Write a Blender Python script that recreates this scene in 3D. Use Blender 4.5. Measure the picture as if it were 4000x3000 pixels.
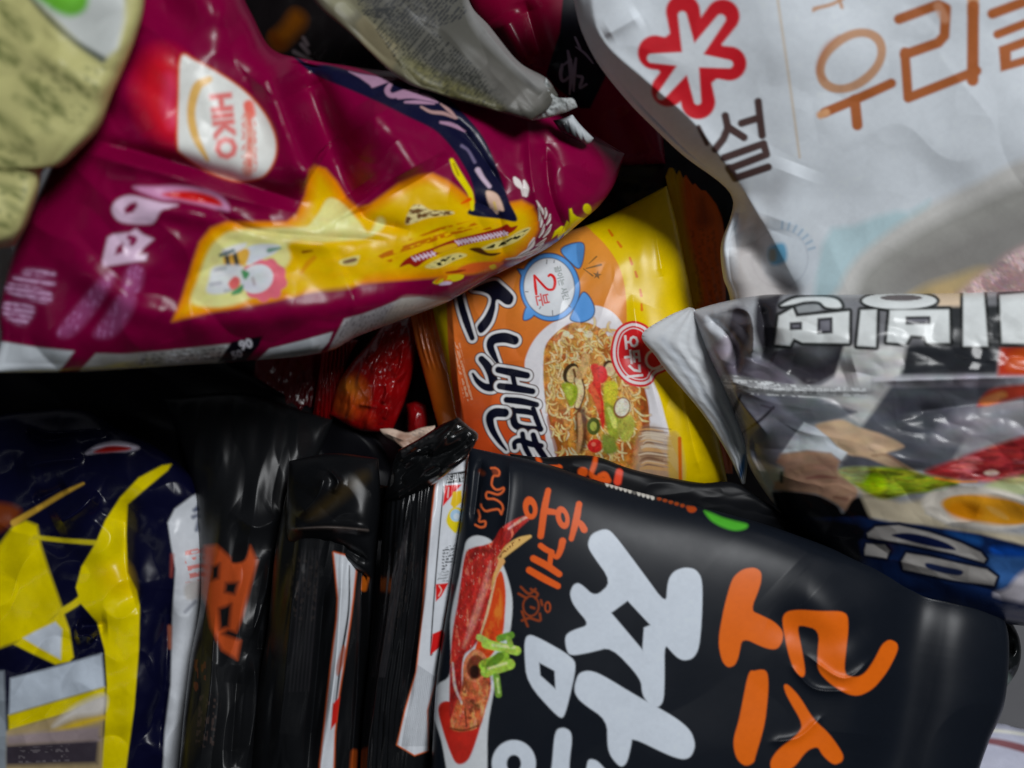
import bpy, math
import numpy as np

# ------------------------------------------------------------------ camera, world, lights, exposure
for o in list(bpy.data.objects):
    bpy.data.objects.remove(o, do_unlink=True)
scene = bpy.context.scene
COL = scene.collection
FOC = 2000.0 / math.tan(math.radians(31.0))          # focal length in chart units (4000 wide)
CAM_Z = 0.47                                          # height of the lens above the tabletop
cam_data = bpy.data.cameras.new("camera")
cam_data.sensor_width = 36.0
cam_data.angle = math.radians(62.0)
cam_data.clip_start = 0.01
cam_data.clip_end = 20.0
cam_data.dof.use_dof = True
cam_data.dof.focus_distance = 0.352
cam_data.dof.aperture_fstop = 4.2
cam = bpy.data.objects.new("camera", cam_data)
cam.location = (0, 0, CAM_Z)
COL.objects.link(cam)
scene.camera = cam

world = bpy.data.worlds.new("World")
scene.world = world
world.use_nodes = True
bg = world.node_tree.nodes["Background"]
bg.inputs["Color"].default_value = (0.75, 0.85, 1.0, 1)
bg.inputs["Strength"].default_value = 0.014


def area(name, loc, target, sx, sy, power, color):
    l = bpy.data.lights.new(name, "AREA")
    l.shape = "RECTANGLE"
    l.size, l.size_y = sx, sy
    l.energy = power
    l.color = color
    o = bpy.data.objects.new(name, l)
    o.location = loc
    d = np.array(target, float) - np.array(loc, float)
    from mathutils import Vector
    o.rotation_euler = Vector(d).to_track_quat("-Z", "Y").to_euler()
    COL.objects.link(o)
    return o


area("ceiling_lamp", (0.50, 0.52, 1.22), (0.03, 0, 0.12), 0.46, 0.34, 12.6, (0.97, 0.985, 1.0))
area("tube_lamp", (-0.75, -0.25, 1.25), (0, 0, 0.1), 0.08, 1.0, 0.45, (0.93, 0.97, 1.0))

scene.view_settings.view_transform = "Standard"
scene.view_settings.look = "None"
scene.view_settings.exposure = 0.0
scene.view_settings.gamma = 1.0
scene.view_settings.use_curve_mapping = False
scene.cycles.max_bounces = 6
scene.cycles.use_denoising = True

# ------------------------------------------------------------------ numpy helpers
GAIN = 1.55
rng = np.random.RandomState(7)
TABLE = rng.rand(256, 256)


def vnoise(x, y, seed=0):
    x = x + seed * 17.31
    y = y + seed * 9.73
    xi = np.floor(x).astype(int)
    yi = np.floor(y).astype(int)
    fx = x - xi
    fy = y - yi
    fx = fx * fx * (3 - 2 * fx)
    fy = fy * fy * (3 - 2 * fy)
    a = TABLE[xi & 255, yi & 255]
    b = TABLE[(xi + 1) & 255, yi & 255]
    c = TABLE[xi & 255, (yi + 1) & 255]
    d = TABLE[(xi + 1) & 255, (yi + 1) & 255]
    return (a * (1 - fx) + b * fx) * (1 - fy) + (c * (1 - fx) + d * fx) * fy


def fbm(x, y, seed=0, oct=4):
    s = 0
    a = 0.5
    for k in range(oct):
        s = s + a * (vnoise(x, y, seed + k) - 0.5)
        x = x * 2.03
        y = y * 2.03
        a *= 0.5
    return s


def lin(c):
    c = np.array(c, float) / 255.0
    l = np.where(c <= 0.04045, c / 12.92, ((c + 0.055) / 1.055) ** 2.4)
    l = l * GAIN
    return l * min(1.0, 0.86 / max(l.max(), 1e-6))


def catmull(pts, n=8, closed=False):
    p = np.array(pts, float)
    m = len(p)
    out = []
    segs = m if closed else m - 1
    for i in range(segs):
        if closed:
            p0, p1, p2, p3 = p[(i - 1) % m], p[i], p[(i + 1) % m], p[(i + 2) % m]
        else:
            p1, p2 = p[i], p[i + 1]
            p0 = p[i - 1] if i > 0 else 2 * p1 - p2
            p3 = p[i + 2] if i + 2 < m else 2 * p2 - p1
        for t in np.arange(n) / n:
            out.append(0.5 * ((2 * p1) + (-p0 + p2) * t + (2 * p0 - 5 * p1 + 4 * p2 - p3) * t * t
                              + (-p0 + 3 * p1 - 3 * p2 + p3) * t ** 3))
    if not closed:
        out.append(p[-1])
    return np.array(out)


def resample(pts, n):
    c = catmull(pts, 24)
    d = np.r_[0, np.cumsum(np.hypot(*(np.diff(c[:, :2], axis=0).T)))]
    t = np.linspace(0, d[-1], n)
    return np.stack([np.interp(t, d, c[:, k]) for k in range(c.shape[1])], 1)


class Zm:
    """turns points read off an enlarged view into chart units"""
    def __init__(self, x0, y0, s):
        self.x0, self.y0, self.s = x0, y0, s

    def __call__(self, *pts):
        return [(self.x0 + p[0] * self.s, self.y0 + p[1] * self.s) for p in pts]


ZA = Zm(0, 0, .6329); ZB = Zm(1000, 0, .6329); ZC = Zm(2200, 0, .8137); ZD = Zm(0, 700, .6329)
ZE = Zm(1500, 700, .7231); ZF = Zm(2500, 1000, .6781); ZG = Zm(0, 1500, .9040); ZH = Zm(1200, 1550, .8740)
ZI = Zm(2400, 1800, .7233); ZJ = Zm(1150, 1150, .4822); ZK = Zm(3300, 2000, .6029); ZL = Zm(900, 0, .3617)
ZM = Zm(2100, 400, .3617); ZN = Zm(1500, 650, .4069); ZO = Zm(1800, 1700, .4521); PX = Zm(0, 0, 1.0)
GLYPHS = {}


def glyph(body):
    """outline edges of a word in the built-in font, centred, one unit high"""
    if body in GLYPHS:
        return GLYPHS[body]
    cu = bpy.data.curves.new("word", "FONT")
    cu.body = body
    cu.resolution_u = 2
    ob = bpy.data.objects.new("word", cu)
    COL.objects.link(ob)
    bpy.context.view_layer.update()
    me = ob.evaluated_get(bpy.context.evaluated_depsgraph_get()).to_mesh()
    co = np.array([v.co[:2] for v in me.vertices])
    cnt = {}
    for f in me.polygons:
        for e in f.edge_keys:
            cnt[e] = cnt.get(e, 0) + 1
    ed = [e for e, k in cnt.items() if k == 1]
    segs = np.array([[co[a], co[b]] for a, b in ed])
    lo = segs.reshape(-1, 2).min(0)
    hi = segs.reshape(-1, 2).max(0)
    segs = (segs - (lo + hi) / 2) / (hi[1] - lo[1])
    bpy.data.objects.remove(ob, do_unlink=True)
    bpy.data.curves.remove(cu)
    GLYPHS[body] = segs
    return segs


def chaikin(pts, times=2):
    """rounds the corners of a closed outline"""
    p = np.array(pts, float)
    for _ in range(times):
        n = np.roll(p, -1, axis=0)
        p = np.stack([0.78 * p + 0.22 * n, 0.22 * p + 0.78 * n], 1).reshape(-1, 2)
    return p


class Art:
    """colours the print of one packet, point by point of its sheet"""
    def __init__(self, X, Y, base):
        self.X, self.Y = X, Y
        self.C = np.tile(lin(base), (len(X), 1))

    def sel(self, lo, hi, m):
        return np.nonzero((self.X > lo[0] - m) & (self.X < hi[0] + m) & (self.Y > lo[1] - m) & (self.Y < hi[1] + m))[0]

    def put(self, idx, mask, col):
        m = mask[:, None]
        c = lin(col) if not isinstance(col, np.ndarray) else col
        self.C[idx] = self.C[idx] * (1 - m) + c * m

    def segdist(self, x, y, a, b):
        dx, dy = b[0] - a[0], b[1] - a[1]
        L = dx * dx + dy * dy + 1e-9
        t = np.clip(((x - a[0]) * dx + (y - a[1]) * dy) / L, 0, 1)
        return np.hypot(x - a[0] - t * dx, y - a[1] - t * dy), t

    def sd_edges(self, x, y, edges):
        dist = np.full(len(x), 1e9)
        ins = np.zeros(len(x), bool)
        for a, b in edges:
            d, _ = self.segdist(x, y, a, b)
            dist = np.minimum(dist, d)
            if a[1] != b[1]:
                c = ((a[1] > y) != (b[1] > y)) & (x < (b[0] - a[0]) * (y - a[1]) / (b[1] - a[1]) + a[0])
                ins ^= c
        return np.where(ins, -dist, dist)

    def poly(self, pts, col, soft=6, smooth=True, a=1.0, grow=0, holes=(), tex=None):
        p = catmull(pts, 5, True) if smooth else np.array(pts, float)
        idx = self.sel(p.min(0), p.max(0), soft + grow)
        if not len(idx):
            return
        x, y = self.X[idx], self.Y[idx]
        loops = [p] + [np.array(h, float) for h in holes]
        edges = []
        for q in loops:
            edges += [(q[i], q[(i + 1) % len(q)]) for i in range(len(q))]
        sd = self.sd_edges(x, y, edges) - grow
        m = np.clip(0.5 - sd / soft, 0, 1) * a
        if tex is not None:
            m = m * tex(x, y)
        self.put(idx, m, col)

    def stroke(self, pts, w, col, soft=6, smooth=True, a=1.0, grow=0, tex=None):
        p = np.array(pts, float)
        w = np.array(w if hasattr(w, "__len__") else [w] * len(p), float)
        q = np.c_[p, w]
        if smooth and len(p) > 2:
            q = catmull(q, 6)
        idx = self.sel(q[:, :2].min(0), q[:, :2].max(0), w.max() / 2 + soft + grow)
        if not len(idx):
            return
        x, y = self.X[idx], self.Y[idx]
        sd = np.full(len(x), 1e9)
        for i in range(len(q) - 1):
            d, t = self.segdist(x, y, q[i], q[i + 1])
            sd = np.minimum(sd, d - 0.5 * (q[i, 2] * (1 - t) + q[i + 1, 2] * t))
        m = np.clip(0.5 - (sd - grow) / soft, 0, 1) * a
        if tex is not None:
            m = m * tex(x, y)
        self.put(idx, m, col)

    def ell(self, c, rx, ry, col, ang=0, soft=6, a=1.0, ring=None, tex=None):
        r = max(rx, ry)
        idx = self.sel((c[0] - r, c[1] - r), (c[0] + r, c[1] + r), soft)
        if not len(idx):
            return
        x, y = self.X[idx] - c[0], self.Y[idx] - c[1]
        ca, sa = math.cos(math.radians(ang)), math.sin(math.radians(ang))
        u, v = (x * ca + y * sa) / rx, (-x * sa + y * ca) / ry
        k = np.hypot(u, v) + 1e-6
        sd = (k - 1) * np.hypot(x, y) / k
        m = np.clip(0.5 - sd / soft, 0, 1)
        if ring:
            m = m * np.clip(0.5 + (sd + ring) / soft, 0, 1)
        if tex is not None:
            m = m * tex(self.X[idx], self.Y[idx])
        self.put(idx, m * a, col)

    def text(self, body, c, h, col, ang=0, soft=4, a=1.0, bold=0, stretch=1.0):
        s = glyph(body) * [h * stretch, -h]
        ca, sa = math.cos(math.radians(ang)), math.sin(math.radians(ang))
        s = np.stack([s[..., 0] * ca - s[..., 1] * sa, s[..., 0] * sa + s[..., 1] * ca], -1) + np.array(c)
        f = s.reshape(-1, 2)
        idx = self.sel(f.min(0), f.max(0), soft + bold)
        if not len(idx):
            return
        sd = self.sd_edges(self.X[idx], self.Y[idx], s) - bold
        self.put(idx, np.clip(0.5 - sd / soft, 0, 1) * a, col)

    def lines(self, pts, ang, pitch, col, a=0.8, char=None, seed=3, fill=0.55, smooth=False):
        """small print: rows of letter-sized specks inside an outline"""
        char = char or pitch * 0.45
        ca, sa = math.cos(math.radians(ang)), math.sin(math.radians(ang))

        def tex(x, y):
            u, v = x * ca + y * sa, -x * sa + y * ca
            row = np.floor(v / pitch)
            f = v / pitch - row
            on = np.clip((0.36 - np.abs(f - 0.5)) * 10, 0, 1)
            k = vnoise(u / char, row * 7.7 + v / (pitch * 0.35), seed)
            word = vnoise(u / (char * 9), row * 3.1, seed + 5) > 0.22
            return on * np.clip((k - (1 - fill)) * 6, 0, 1) * word
        self.poly(pts, col, soft=4, smooth=smooth, a=a, tex=tex)

    def mottle(self, pts, amp, sx, sy=None, seed=0, ang=0, soft=14, smooth=True):
        """uneven printed tone inside an outline, as in a printed food photo"""
        p = catmull(pts, 5, True) if smooth else np.array(pts, float)
        idx = self.sel(p.min(0), p.max(0), soft)
        if not len(idx):
            return
        x, y = self.X[idx], self.Y[idx]
        sd = self.sd_edges(x, y, [(p[i], p[(i + 1) % len(p)]) for i in range(len(p))])
        m = np.clip(0.5 - sd / soft, 0, 1)
        sy = sy or sx
        ca, sa = math.cos(math.radians(ang)), math.sin(math.radians(ang))
        u, v = (x * ca + y * sa) / sx + 31, (-x * sa + y * ca) / sy + 31
        g = np.stack([fbm(u, v, seed) * 1.0 + fbm(u * 1.7, v * 1.7, seed + k + 1) * 0.55 for k in range(3)], 1)
        self.C[idx] = np.clip(self.C[idx] * np.exp(2.2 * amp * g * m[:, None]), 0, 0.88)

    def grad(self, p0, p1, col, a0=0.0, a1=1.0, within=None):
        dx, dy = p1[0] - p0[0], p1[1] - p0[1]
        L = dx * dx + dy * dy
        t = np.clip(((self.X - p0[0]) * dx + (self.Y - p0[1]) * dy) / L, 0, 1)
        m = a0 + (a1 - a0) * t
        self.put(np.arange(len(self.X)), m, col)


# ------------------------------------------------------------------ sheets: a film patch between four edges
def unproject(X, Y, D):
    return np.stack([(X - 2000) / FOC * D, -(Y - 1500) / FOC * D, CAM_Z - D], 1)


def side_profile(t, p, q):
    return np.clip(1 - np.abs(2 * t - 1) ** p, 0, 1) ** (1.0 / q)


MATS = {}


def film(name, rough=0.36, spec=0.25, coat=0.04, metal=0.0, bump=0.012, scale=60.0, coat_rough=0.15):
    if name in MATS:
        return MATS[name]
    m = bpy.data.materials.new(name)
    m.use_nodes = True
    nt = m.node_tree
    b = nt.nodes["Principled BSDF"]
    at = nt.nodes.new("ShaderNodeAttribute")
    at.attribute_name = "print"
    tc = nt.nodes.new("ShaderNodeTexCoord")
    nz = nt.nodes.new("ShaderNodeTexNoise")
    nz.inputs["Scale"].default_value = scale
    nz.inputs["Detail"].default_value = 5
    nt.links.new(tc.outputs["Object"], nz.inputs["Vector"])
    bp = nt.nodes.new("ShaderNodeBump")
    bp.inputs["Strength"].default_value = bump
    bp.inputs["Distance"].default_value = 0.002
    nt.links.new(nz.outputs["Fac"], bp.inputs["Height"])
    mr = nt.nodes.new("ShaderNodeMapRange")
    mr.inputs["To Min"].default_value = max(0.03, rough - 0.07)
    mr.inputs["To Max"].default_value = rough + 0.09
    nt.links.new(nz.outputs["Fac"], mr.inputs["Value"])
    nt.links.new(at.outputs["Color"], b.inputs["Base Color"])
    nt.links.new(mr.outputs["Result"], b.inputs["Roughness"])
    nt.links.new(bp.outputs["Normal"], b.inputs["Normal"])
    b.inputs["Specular IOR Level"].default_value = spec
    b.inputs["Metallic"].default_value = metal
    b.inputs["Coat Weight"].default_value = coat
    b.inputs["Coat Roughness"].default_value = coat_rough
    MATS[name] = m
    return m


def thing(name, label, cat, px, py, d, group=None):
    o = bpy.data.objects.new(name, None)
    o.empty_display_size = 0.02
    p = unproject(np.array([px], float), np.array([py], float), np.array([d]))[0]
    o.location = p
    o["label"] = label
    o["category"] = cat
    if group:
        o["group"] = group
    COL.objects.link(o)
    return o


def sheet(name, mat, parent, left, right, top, bottom, depth, bulge, art, base, step=4.0, back=0.012,
          pu=2.6, pv=2.6, q=2.0, creases=(), wrinkle=(), crumple=(), extra=None, label=None):
    """left/right run top to bottom, top/bottom run left to right; depth = (tl, tr, bl, br) metres below the lens"""
    def length(c):
        return np.hypot(*np.diff(catmull(c, 8), axis=0).T).sum()
    K = 8
    nu = int(round(max(length(top), length(bottom)) / step / K)) * K + 1
    nv = int(round(max(length(left), length(right)) / step / K)) * K + 1
    nu, nv = max(nu, 2 * K + 1), max(nv, 2 * K + 1)
    L, R = resample(left, nv), resample(right, nv)
    T, B = resample(top, nu), resample(bottom, nu)
    T[0], T[-1], B[0], B[-1] = L[0], R[0], L[-1], R[-1]
    u = np.linspace(0, 1, nu)[None, :, None]
    v = np.linspace(0, 1, nv)[:, None, None]
    P = ((1 - u) * L[:, None, :] + u * R[:, None, :] + (1 - v) * T[None] + v * B[None]
         - ((1 - u) * (1 - v) * L[0] + u * (1 - v) * R[0] + (1 - u) * v * L[-1] + u * v * R[-1]))
    X, Y = P[..., 0].ravel(), P[..., 1].ravel()
    U = np.broadcast_to(u[..., 0], (nv, nu)).ravel()
    V = np.broadcast_to(v[..., 0], (nv, nu)).ravel()
    tl, tr, bl, br = depth
    D0 = (1 - U) * (1 - V) * tl + U * (1 - V) * tr + (1 - U) * V * bl + U * V * br
    prof = side_profile(U, pu, q) * side_profile(V, pv, q)
    D = D0 - bulge * prof
    inner = np.clip(np.minimum(np.minimum(U, 1 - U) * nu, np.minimum(V, 1 - V) * nv) / 10.0, 0, 1)
    for c in creases:
        pts = np.array(c[0], float)
        w, h = c[1], c[2]
        q_ = catmull(pts, 6) if len(pts) > 2 else pts
        lo, hi = q_.min(0) - 3 * w, q_.max(0) + 3 * w
        idx = np.nonzero((X > lo[0]) & (X < hi[0]) & (Y > lo[1]) & (Y < hi[1]))[0]
        if not len(idx):
            continue
        x, y = X[idx], Y[idx]
        best = np.full(len(x), 1e9)
        tt = np.zeros(len(x))
        for i in range(len(q_) - 1):
            a, b = q_[i], q_[i + 1]
            dx, dy = b - a
            t = np.clip(((x - a[0]) * dx + (y - a[1]) * dy) / (dx * dx + dy * dy + 1e-9), 0, 1)
            d = np.hypot(x - a[0] - t * dx, y - a[1] - t * dy)
            m = d < best
            best = np.where(m, d, best)
            tt = np.where(m, (i + t) / (len(q_) - 1), tt)
        sharp = c[3] if len(c) > 3 else (1.3 if w < 45 else 2.0)
        tap = np.clip(np.minimum(tt, 1 - tt) * 5 + 0.15, 0, 1)
        D[idx] -= h * np.exp(-(best / w) ** sharp) * tap * inner[idx]
    for k, (sx, sy, ang, amp, seed) in enumerate(wrinkle):
        amp = amp * (1.0, 0.22, 0.10)[min(k, 2)]
        ca, sa = math.cos(math.radians(ang)), math.sin(math.radians(ang))
        n = fbm((X * ca + Y * sa) / sx + 50, (-X * sa + Y * ca) / sy + 50, seed, 2 if k == 0 and sx > 180 else 3)
        D -= amp * n * (0.25 + 0.75 * inner)
    for sx, sy, ang, amp, seed in crumple:                     # sharp meandering fold lines
        ca, sa = math.cos(math.radians(ang)), math.sin(math.radians(ang))
        n = fbm((X * ca + Y * sa) / sx + 90, (-X * sa + Y * ca) / sy + 90, seed, 2)
        m = fbm((X * ca + Y * sa) / (sx * .8) + 20, (-X * sa + Y * ca) / (sy * .8) + 60, seed + 3, 2)
        D += amp * (np.sqrt(n * n + 2e-5) * 2.2 - np.sqrt(m * m + 2e-5) * 1.6) * (0.2 + 0.8 * inner)
    if extra is not None:
        D -= extra(X, Y, U, V) * inner
    A = Art(X, Y, base)
    if art is not None:
        art(A)
    tone = 1 + 0.10 * fbm(X / 70, Y / 70, 33) + 0.10 * fbm(X / 14, Y / 14, 44, 3)       # uneven ink and rubbed film
    A.C = np.clip(A.C * tone[:, None], 0, 0.88)
    co = unproject(X, Y, D)
    # back film, every K-th point, sharing the front's rim
    iv, iu = np.arange(0, nv, K), np.arange(0, nu, K)
    gi = (iv[:, None] * nu + iu[None, :])
    Db = D0 + back * prof + 0.0015 * (prof > 0)
    bidx = gi.copy()
    inn = np.zeros(gi.shape, bool)
    inn[1:-1, 1:-1] = True
    nf = len(co)
    bidx[inn] = nf + np.arange(inn.sum())
    src = gi[inn]
    back_d = np.maximum(Db[src], D[src] + 0.002)
    co = np.vstack([co, unproject(X[src], Y[src], back_d)])
    colr = np.vstack([A.C, A.C[src]])
    f = (np.arange(nv - 1)[:, None] * nu + np.arange(nu - 1)[None, :]).ravel()
    front = np.stack([f, f + nu, f + nu + 1, f + 1], 1)
    a = bidx[:-1, :-1].ravel(); b = bidx[1:, :-1].ravel(); c = bidx[1:, 1:].ravel(); d = bidx[:-1, 1:].ravel()
    faces = np.vstack([front, np.stack([a, d, c, b], 1)]).astype(np.int32)
    me = bpy.data.meshes.new(name)
    me.vertices.add(len(co))
    o0 = np.array(parent.location) if parent else np.zeros(3)
    me.vertices.foreach_set("co", (co - o0).astype(np.float32).ravel())
    me.loops.add(faces.size)
    me.loops.foreach_set("vertex_index", faces.ravel())
    me.polygons.add(len(faces))
    me.polygons.foreach_set("loop_start", np.arange(0, faces.size, 4, dtype=np.int32))
    me.polygons.foreach_set("use_smooth", np.ones(len(faces), bool))
    me.update(calc_edges=True)
    at = me.attributes.new("print", "FLOAT_COLOR", "POINT")
    at.data.foreach_set("color", np.c_[colr, np.ones(len(colr))].astype(np.float32).ravel())
    me.materials.append(mat)
    o = bpy.data.objects.new(name, me)
    COL.objects.link(o)
    if parent:
        o.parent = parent
    if label:
        o["label"] = label
    return o


def ribs(p0, p1, n, amp, wob=0.0, seed=1):
    """straight crimp ridges along the line p0-p1 (n of them)"""
    dx, dy = p1[0] - p0[0], p1[1] - p0[1]
    L = dx * dx + dy * dy

    def f(X, Y, U, V):
        t = ((X - p0[0]) * dx + (Y - p0[1]) * dy) / L
        t = t + wob * fbm(X / 160, Y / 160, seed)
        return amp * np.sin(t * n * 2 * math.pi)
    return f


# ------------------------------------------------------------------ the surface underneath
def tabletop():
    m = bpy.data.materials.new("table_laminate")
    m.use_nodes = True
    nt = m.node_tree
    b = nt.nodes["Principled BSDF"]
    nz = nt.nodes.new("ShaderNodeTexNoise")
    nz.inputs["Scale"].default_value = 40
    nz.inputs["Detail"].default_value = 6
    cr = nt.nodes.new("ShaderNodeValToRGB")
    cr.color_ramp.elements[0].color = (0.13, 0.13, 0.14, 1)
    cr.color_ramp.elements[1].color = (0.18, 0.18, 0.19, 1)
    tc = nt.nodes.new("ShaderNodeTexCoord")
    nt.links.new(tc.outputs["Object"], nz.inputs["Vector"])
    nt.links.new(nz.outputs["Fac"], cr.inputs["Fac"])
    nt.links.new(cr.outputs["Color"], b.inputs["Base Color"])
    b.inputs["Roughness"].default_value = 0.5
    me = bpy.data.meshes.new("tabletop")
    s = 0.75
    z1, z0 = 0.0, -0.03
    vs = [(-s, -s, z0), (s, -s, z0), (s, s, z0), (-s, s, z0), (-s, -s, z1), (s, -s, z1), (s, s, z1), (-s, s, z1)]
    me.from_pydata(vs, [], [(0, 3, 2, 1), (4, 5, 6, 7), (0, 1, 5, 4), (1, 2, 6, 5), (2, 3, 7, 6), (3, 0, 4, 7)])
    me.materials.append(m)
    o = bpy.data.objects.new("tabletop", me)
    o["kind"] = "structure"
    COL.objects.link(o)


tabletop()
GLOSS = film("glossy_film", rough=0.28, coat=0.05, spec=0.2)
BLACKF = film("black_film", rough=0.22, coat=0.05, spec=0.25)
FACEF = film("dark_face_film", rough=0.36, coat=0.0, spec=0.2)
MATTE = film("satin_film", rough=0.44, coat=0.02, spec=0.25)
WHITEF = film("white_film", rough=0.50, coat=0.0, spec=0.25)
FOIL = film("foil_film", rough=0.26, coat=0.02, spec=0.28, metal=0.0)
EDGEF = film("edge_film", rough=0.33, coat=0.02, spec=0.2)
DARKF = film("dull_black_film", rough=0.42, coat=0.0, spec=0.15)
SHINY = film("shiny_film", rough=0.20, coat=0.25, spec=0.5, bump=0.02)

ORANGE, YEL, NAVY, WHT = (196, 96, 30), (208, 178, 0), (10, 12, 28), (172, 176, 180)


# ================================================================== the snack noodle packet in the middle
def art_snack(A):
    Z = ZE
    # orange panel with its paler top
    A.poly(Z((150, -200), (700, 40), (1060, 235), (1130, 290), (1200, 360), (1262, 455), (1298, 570), (1310, 700), (1305, 830),
             (1250, 1000), (1300, 1300), (1300, 1800), (150, 1800)), (198, 112, 36), smooth=True)
    idx = A.sel(Z((100, -100))[0], Z((1320, 1800))[0], 0)
    y = (A.Y[idx] - 700) / .7231
    x = (A.X[idx] - 1500) / .7231
    t = np.clip((y - 250) / 1150, 0, 1)
    t = np.clip(t + (700 - x) / 2600, 0, 1)
    col = lin((206, 132, 48)) * (1 - t)[:, None] + lin((178, 66, 26)) * t[:, None]
    o = A.C[idx]
    isor = (o[:, 1] > 0.05) & (o[:, 1] < lin((198, 112, 36))[1] * 1.15)
    A.C[idx] = np.where(isor[:, None], col, o)
    # yellow base edge and orange end on the left
    A.poly(PX((1600, 1050), (1742, 1120), (1750, 1350), (1762, 1480), (1776, 1575), (1776, 1700), (1600, 1700)), (190, 165, 5), smooth=False)
    # dashes
    for p, q in (((1215, 275), (1233, 303)), ((1262, 338), (1280, 364)), ((1328, 425), (1339, 458)), ((1358, 500), (1366, 526)),
                 ((1384, 597), (1390, 630)), ((1391, 675), (1393, 706))):
        A.stroke(Z(p, q), [8, 11], (190, 85, 5), soft=5, a=0.85)
    # white bowl
    A.poly(Z((760, 1010), (778, 930), (825, 850), (895, 785), (975, 745), (1040, 705), (1130, 682), (1205, 700), (1262, 745), (1312, 820),
             (1390, 950), (1450, 1080), (1490, 1180), (1520, 1290), (1545, 1400), (1570, 1650), (930, 1650), (880, 1440), (850, 1250), (790, 1110)),
           (204, 202, 206))
    soup = Z((1010, 778), (930, 830), (874, 900), (860, 1000), (866, 1150), (892, 1300), (935, 1450), (985, 1620), (1560, 1640),
             (1520, 1500), (1450, 1420), (1432, 1330), (1420, 1230), (1395, 1150), (1330, 1090), (1270, 1010), (1232, 940), (1225, 880),
             (1180, 815), (1100, 775))
    A.poly(soup, (176, 118, 48))
    A.poly(soup, (140, 66, 26), a=0.75, tex=lambda x, y: np.clip((fbm(x / 46, y / 60, 4) + 0.03) * 6, 0, 1))
    A.poly(soup, (205, 150, 70), a=0.6, tex=lambda x, y: np.clip((fbm(x / 30, y / 30, 14) - 0.05) * 8, 0, 1))
    A.poly(Z((880, 1280), (960, 1290), (1000, 1450), (1010, 1640), (960, 1620), (910, 1420)), (132, 62, 22), a=0.7)
    A.stroke(Z((1395, 1130), (1408, 1230), (1416, 1360)), [20, 34, 26], (142, 72, 26), soft=8)
    A.mottle(soup, .55, 26, 40, 3)
    r = np.random.RandomState(5)
    for k in range(520):                                     # noodles
        cx, cy = r.uniform(875, 1420), r.uniform(800, 1520)
        if (cx - 1130) ** 2 / 262 ** 2 + (cy - 1150) ** 2 / 400 ** 2 > 1:
            continue
        if cy > 1080 and r.rand() < 0.35:
            continue
        a = r.uniform(0, 6.3) if cy < 1000 else r.uniform(-0.7, 0.7) + 1.3
        pts = [(cx, cy)]
        turn = r.uniform(-.7, .7)
        for _ in range(4):
            pts.append((pts[-1][0] + 17 * math.cos(a), pts[-1][1] + 17 * math.sin(a)))
            a += turn + r.uniform(-.3, .3)
        pts = Z(*pts)
        A.stroke(pts, r.uniform(11, 14), (146, 92, 36), soft=6, a=.4)
        c = r.choice(4)
        A.stroke([(q[0] - 1.2, q[1] - 1.6) for q in pts], [3, 7, 8, 7, 3], ((236, 216, 156), (222, 194, 124), (244, 230, 182), (206, 166, 92))[c], soft=5, a=.95)
    for c, rr in (((985, 835), 14), ((1105, 838), 17), ((1010, 850), 10), ((1060, 815), 9)):
        A.ell(Z(c)[0], rr, rr * .8, (238, 228, 190), soft=6)
    # toppings
    A.ell(Z((1010, 1050))[0], 30, 42, (52, 38, 22), ang=20); A.ell(Z((1020, 1055))[0], 22, 33, (186, 160, 112), ang=20)
    A.stroke(Z((1025, 1030), (1035, 1070)), 10, (96, 64, 34))
    A.stroke(Z((1050, 1085), (1065, 1150), (1045, 1230)), [36, 34, 26], (80, 56, 28)); A.stroke(Z((1048, 1085), (1062, 1150), (1045, 1225)), [26, 25, 18], (205, 184, 138))
    A.ell(Z((1215, 1020))[0], 24, 30, (70, 44, 26)); A.ell(Z((1222, 1028))[0], 20, 26, (222, 196, 150))
    A.stroke(Z((1090, 960), (1080, 1010), (1060, 1060)), [30, 34, 30], (188, 150, 96), soft=8)
    A.poly(Z((960, 1110), (1000, 1100), (1045, 1125), (1040, 1190), (1010, 1230), (985, 1180)), (128, 142, 30), soft=10)
    A.poly(Z((980, 1130), (1010, 1120), (1020, 1170), (1000, 1190)), (168, 180, 66), soft=10, a=.8)
    A.poly(Z((1115, 1010), (1155, 1000), (1170, 1060), (1175, 1160), (1195, 1250), (1185, 1350), (1165, 1290), (1140, 1190), (1105, 1140), (1130, 1080)), (186, 42, 30), soft=7)
    A.poly(Z((1160, 1010), (1200, 1025), (1205, 1080), (1170, 1100)), (190, 36, 40), soft=7)
    A.stroke(Z((1120, 1120), (1150, 1190), (1165, 1260)), [20, 26, 14], (226, 96, 58), soft=8)
    A.poly(Z((1190, 1110), (1240, 1090), (1265, 1120), (1255, 1200), (1230, 1260), (1195, 1220)), (182, 172, 46), soft=9)
    A.poly(Z((1190, 1210), (1240, 1230), (1270, 1290), (1275, 1380), (1240, 1420), (1205, 1350)), (132, 140, 42), soft=10)
    A.stroke(Z((1215, 1240), (1250, 1330)), [16, 24], (184, 188, 92), soft=8)
    A.poly(Z((1270, 1290), (1340, 1280), (1350, 1360), (1300, 1420), (1262, 1360)), (150, 150, 60), soft=10)
    A.ell(Z((1285, 1235))[0], 33, 42, (120, 84, 50), ang=15); A.ell(Z((1287, 1232))[0], 27, 35, (226, 222, 200), ang=15)
    A.poly(Z((1040, 1250), (1085, 1240), (1100, 1330), (1095, 1440), (1050, 1480), (1030, 1360)), (66, 36, 18), soft=16, a=.9)
    A.stroke(Z((1055, 1270), (1062, 1380), (1050, 1470)), [14, 18, 12], (160, 120, 78), soft=8)
    A.ell(Z((1132, 1335))[0], 26, 34, (64, 74, 24)); A.ell(Z((1132, 1335))[0], 13, 18, (146, 150, 60))
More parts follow.
